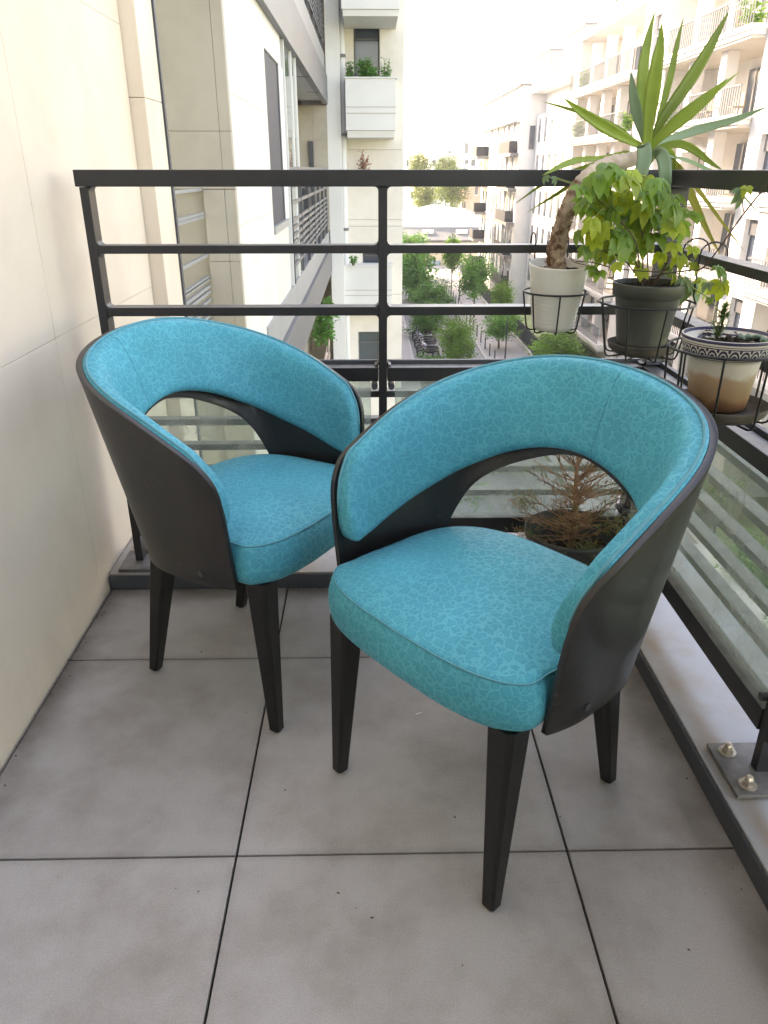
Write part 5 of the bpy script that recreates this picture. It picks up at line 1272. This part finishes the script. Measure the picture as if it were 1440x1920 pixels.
so_ = Vector((c3.x+.045, c3.y-.005, c3.z+.122))
for q in range(3):
    cc = so_+Vector((rnd.uniform(-.022, .022), rnd.uniform(-.02, .02), 0))
    for k in range(9):
        a = k*2.4; L = .010+.004*(k % 3); up = .9-.08*k; d = Vector((math.cos(a), math.sin(a), up)).normalized(); bm = B()
        tube(bm, [cc, cc+d*L*.5, cc+d*L*.9, cc+d*L], [.0018, .0042, .003, .0004], 7); obj('leaf', bm, SUC, su, smooth=True)

# ---- half dead conifer in the floor pot
cf = thing('conifer', 'half-dead little conifer with bare brown twigs in the large floor pot', 'plant', (c4.x, c4.y, .19))
NB = leafmat('dead_needles', (.34, .21, .10), .2, .8, tcol=(1.3, 1.1, .7), var=.4, vs=30)
NG = leafmat('olive_needles', (.19, .22, .07), .2, .7, tcol=(1.3, 1.2, .7), var=.4, vs=30)
TW = mat('dry_twig', (.36, .20, .12), .85, var=.35, vscale=30)
rnd = random.Random(12); b0 = Vector((c4.x, c4.y, .19)); 
tk = [b0, b0+Vector((.004, 0, .10)), b0+Vector((-.004, .004, .22)), b0+Vector((.002, 0, .36))]
obj('trunk', tube(B(), cr([tuple(v) for v in tk], 6), [.011-.0085*i/18 for i in range(19)], 8), TW, cf, smooth=True)
tw = B(); nb = B(); ng = B(); tips = []
for k in range(78):
    t = rnd.uniform(.02, 1)**1.1; p = b0+Vector((0, 0, .36*t)); a = k*2.4+rnd.uniform(-.4, .4); L = rnd.uniform(.6, 1.15)*(.175*(1-t*.5))
    el = rnd.uniform(.15, 1.0)+t*.3; d = Vector((math.cos(a)*math.cos(el), math.sin(a)*math.cos(el), math.sin(el)))
    q = p+d*L*.5+Vector((0, 0, -.008)); e = p+d*L+Vector((0, 0, rnd.uniform(-.02, .015)))
    P = [Vector(v) for v in cr([tuple(p), tuple(q), tuple(e)], 4)]
    tube(tw, P, [.0022-.0016*i/(len(P)-1) for i in range(len(P))], 5)
    green = rnd.random() < .22
    for j in range(2, len(P)):
        for s in (-1, 1):
            if rnd.random() < .25: continue
            sd = (d.cross(Vector((0, 0, 1))).normalized()*s*rnd.uniform(.5, 1)+d*.7+Vector((0, 0, rnd.uniform(-.3, .35)))).normalized(); sl2 = rnd.uniform(.018, .045)
            e2 = P[j]+sd*sl2; tube(tw, [P[j], P[j]+sd*sl2*.5+Vector((0, 0, .002)), e2], [.0011, .0008, .0004], 4)
            if rnd.random() < .30:
                for c_ in range(20):
                    f = rnd.uniform(.35, 1); dd = (sd+Vector((rnd.gauss(0, .7), rnd.gauss(0, .7), rnd.gauss(0, .7)))).normalized()
                    needle(ng if green else nb, P[j].lerp(e2, f), dd, rnd.uniform(.008, .014), .0009)
for ax, ay, az_, n_ in ((-.135, -.01, .15, 500), (.10, -.06, .115, 260), (.015, -.09, .05, 420), (-.13, -.03, .06, 250), (.12, .0, .19, 260)):
    cc = b0+Vector((ax, ay, az_))
    for c_ in range(n_):
        o_ = Vector((rnd.gauss(0, .022), rnd.gauss(0, .018), rnd.gauss(0, .011))); needle(ng if rnd.random() < .7 else nb, cc+o_, (o_*8+Vector((rnd.gauss(0, .4), rnd.gauss(0, .4), rnd.gauss(0, .4)))).normalized(), .013, .0010)
    tube(tw, [b0+Vector((0, 0, az_*.7)), b0+Vector((ax*.5, ay*.5, az_*.9)), cc], [.002, .0014, .0007], 5)
obj('twigs', tw, TW, cf, kind='stuff'); obj('dead_needles', nb, NB, cf, kind='stuff'); obj('green_needles', ng, NG, cf, kind='stuff')

# ---- the warm summer air over the street
hz = obj('haze', bx(-90, 270, -70, 430, ZG-1.4, 24), None)
hm = bpy.data.materials.new('haze_air'); hm.use_nodes = True; hn = hm.node_tree.nodes; hl = hm.node_tree.links
for q in list(hn):
    if q.type != 'OUTPUT_MATERIAL': hn.remove(q)
pv = hn.new('ShaderNodeVolumePrincipled'); pv.inputs['Color'].default_value = (.92, .93, .95, 1); pv.inputs['Density'].default_value = .0005; pv.inputs['Anisotropy'].default_value = .3
hl.new(pv.outputs[0], [q for q in hn if q.type == 'OUTPUT_MATERIAL'][0].inputs['Volume'])
hz.data.materials.append(hm); hz['kind'] = 'stuff'; hz['label'] = 'faint pale haze in the air over the street and the far houses'; hz['category'] = 'haze'
scn.cycles.volume_bounces = 1
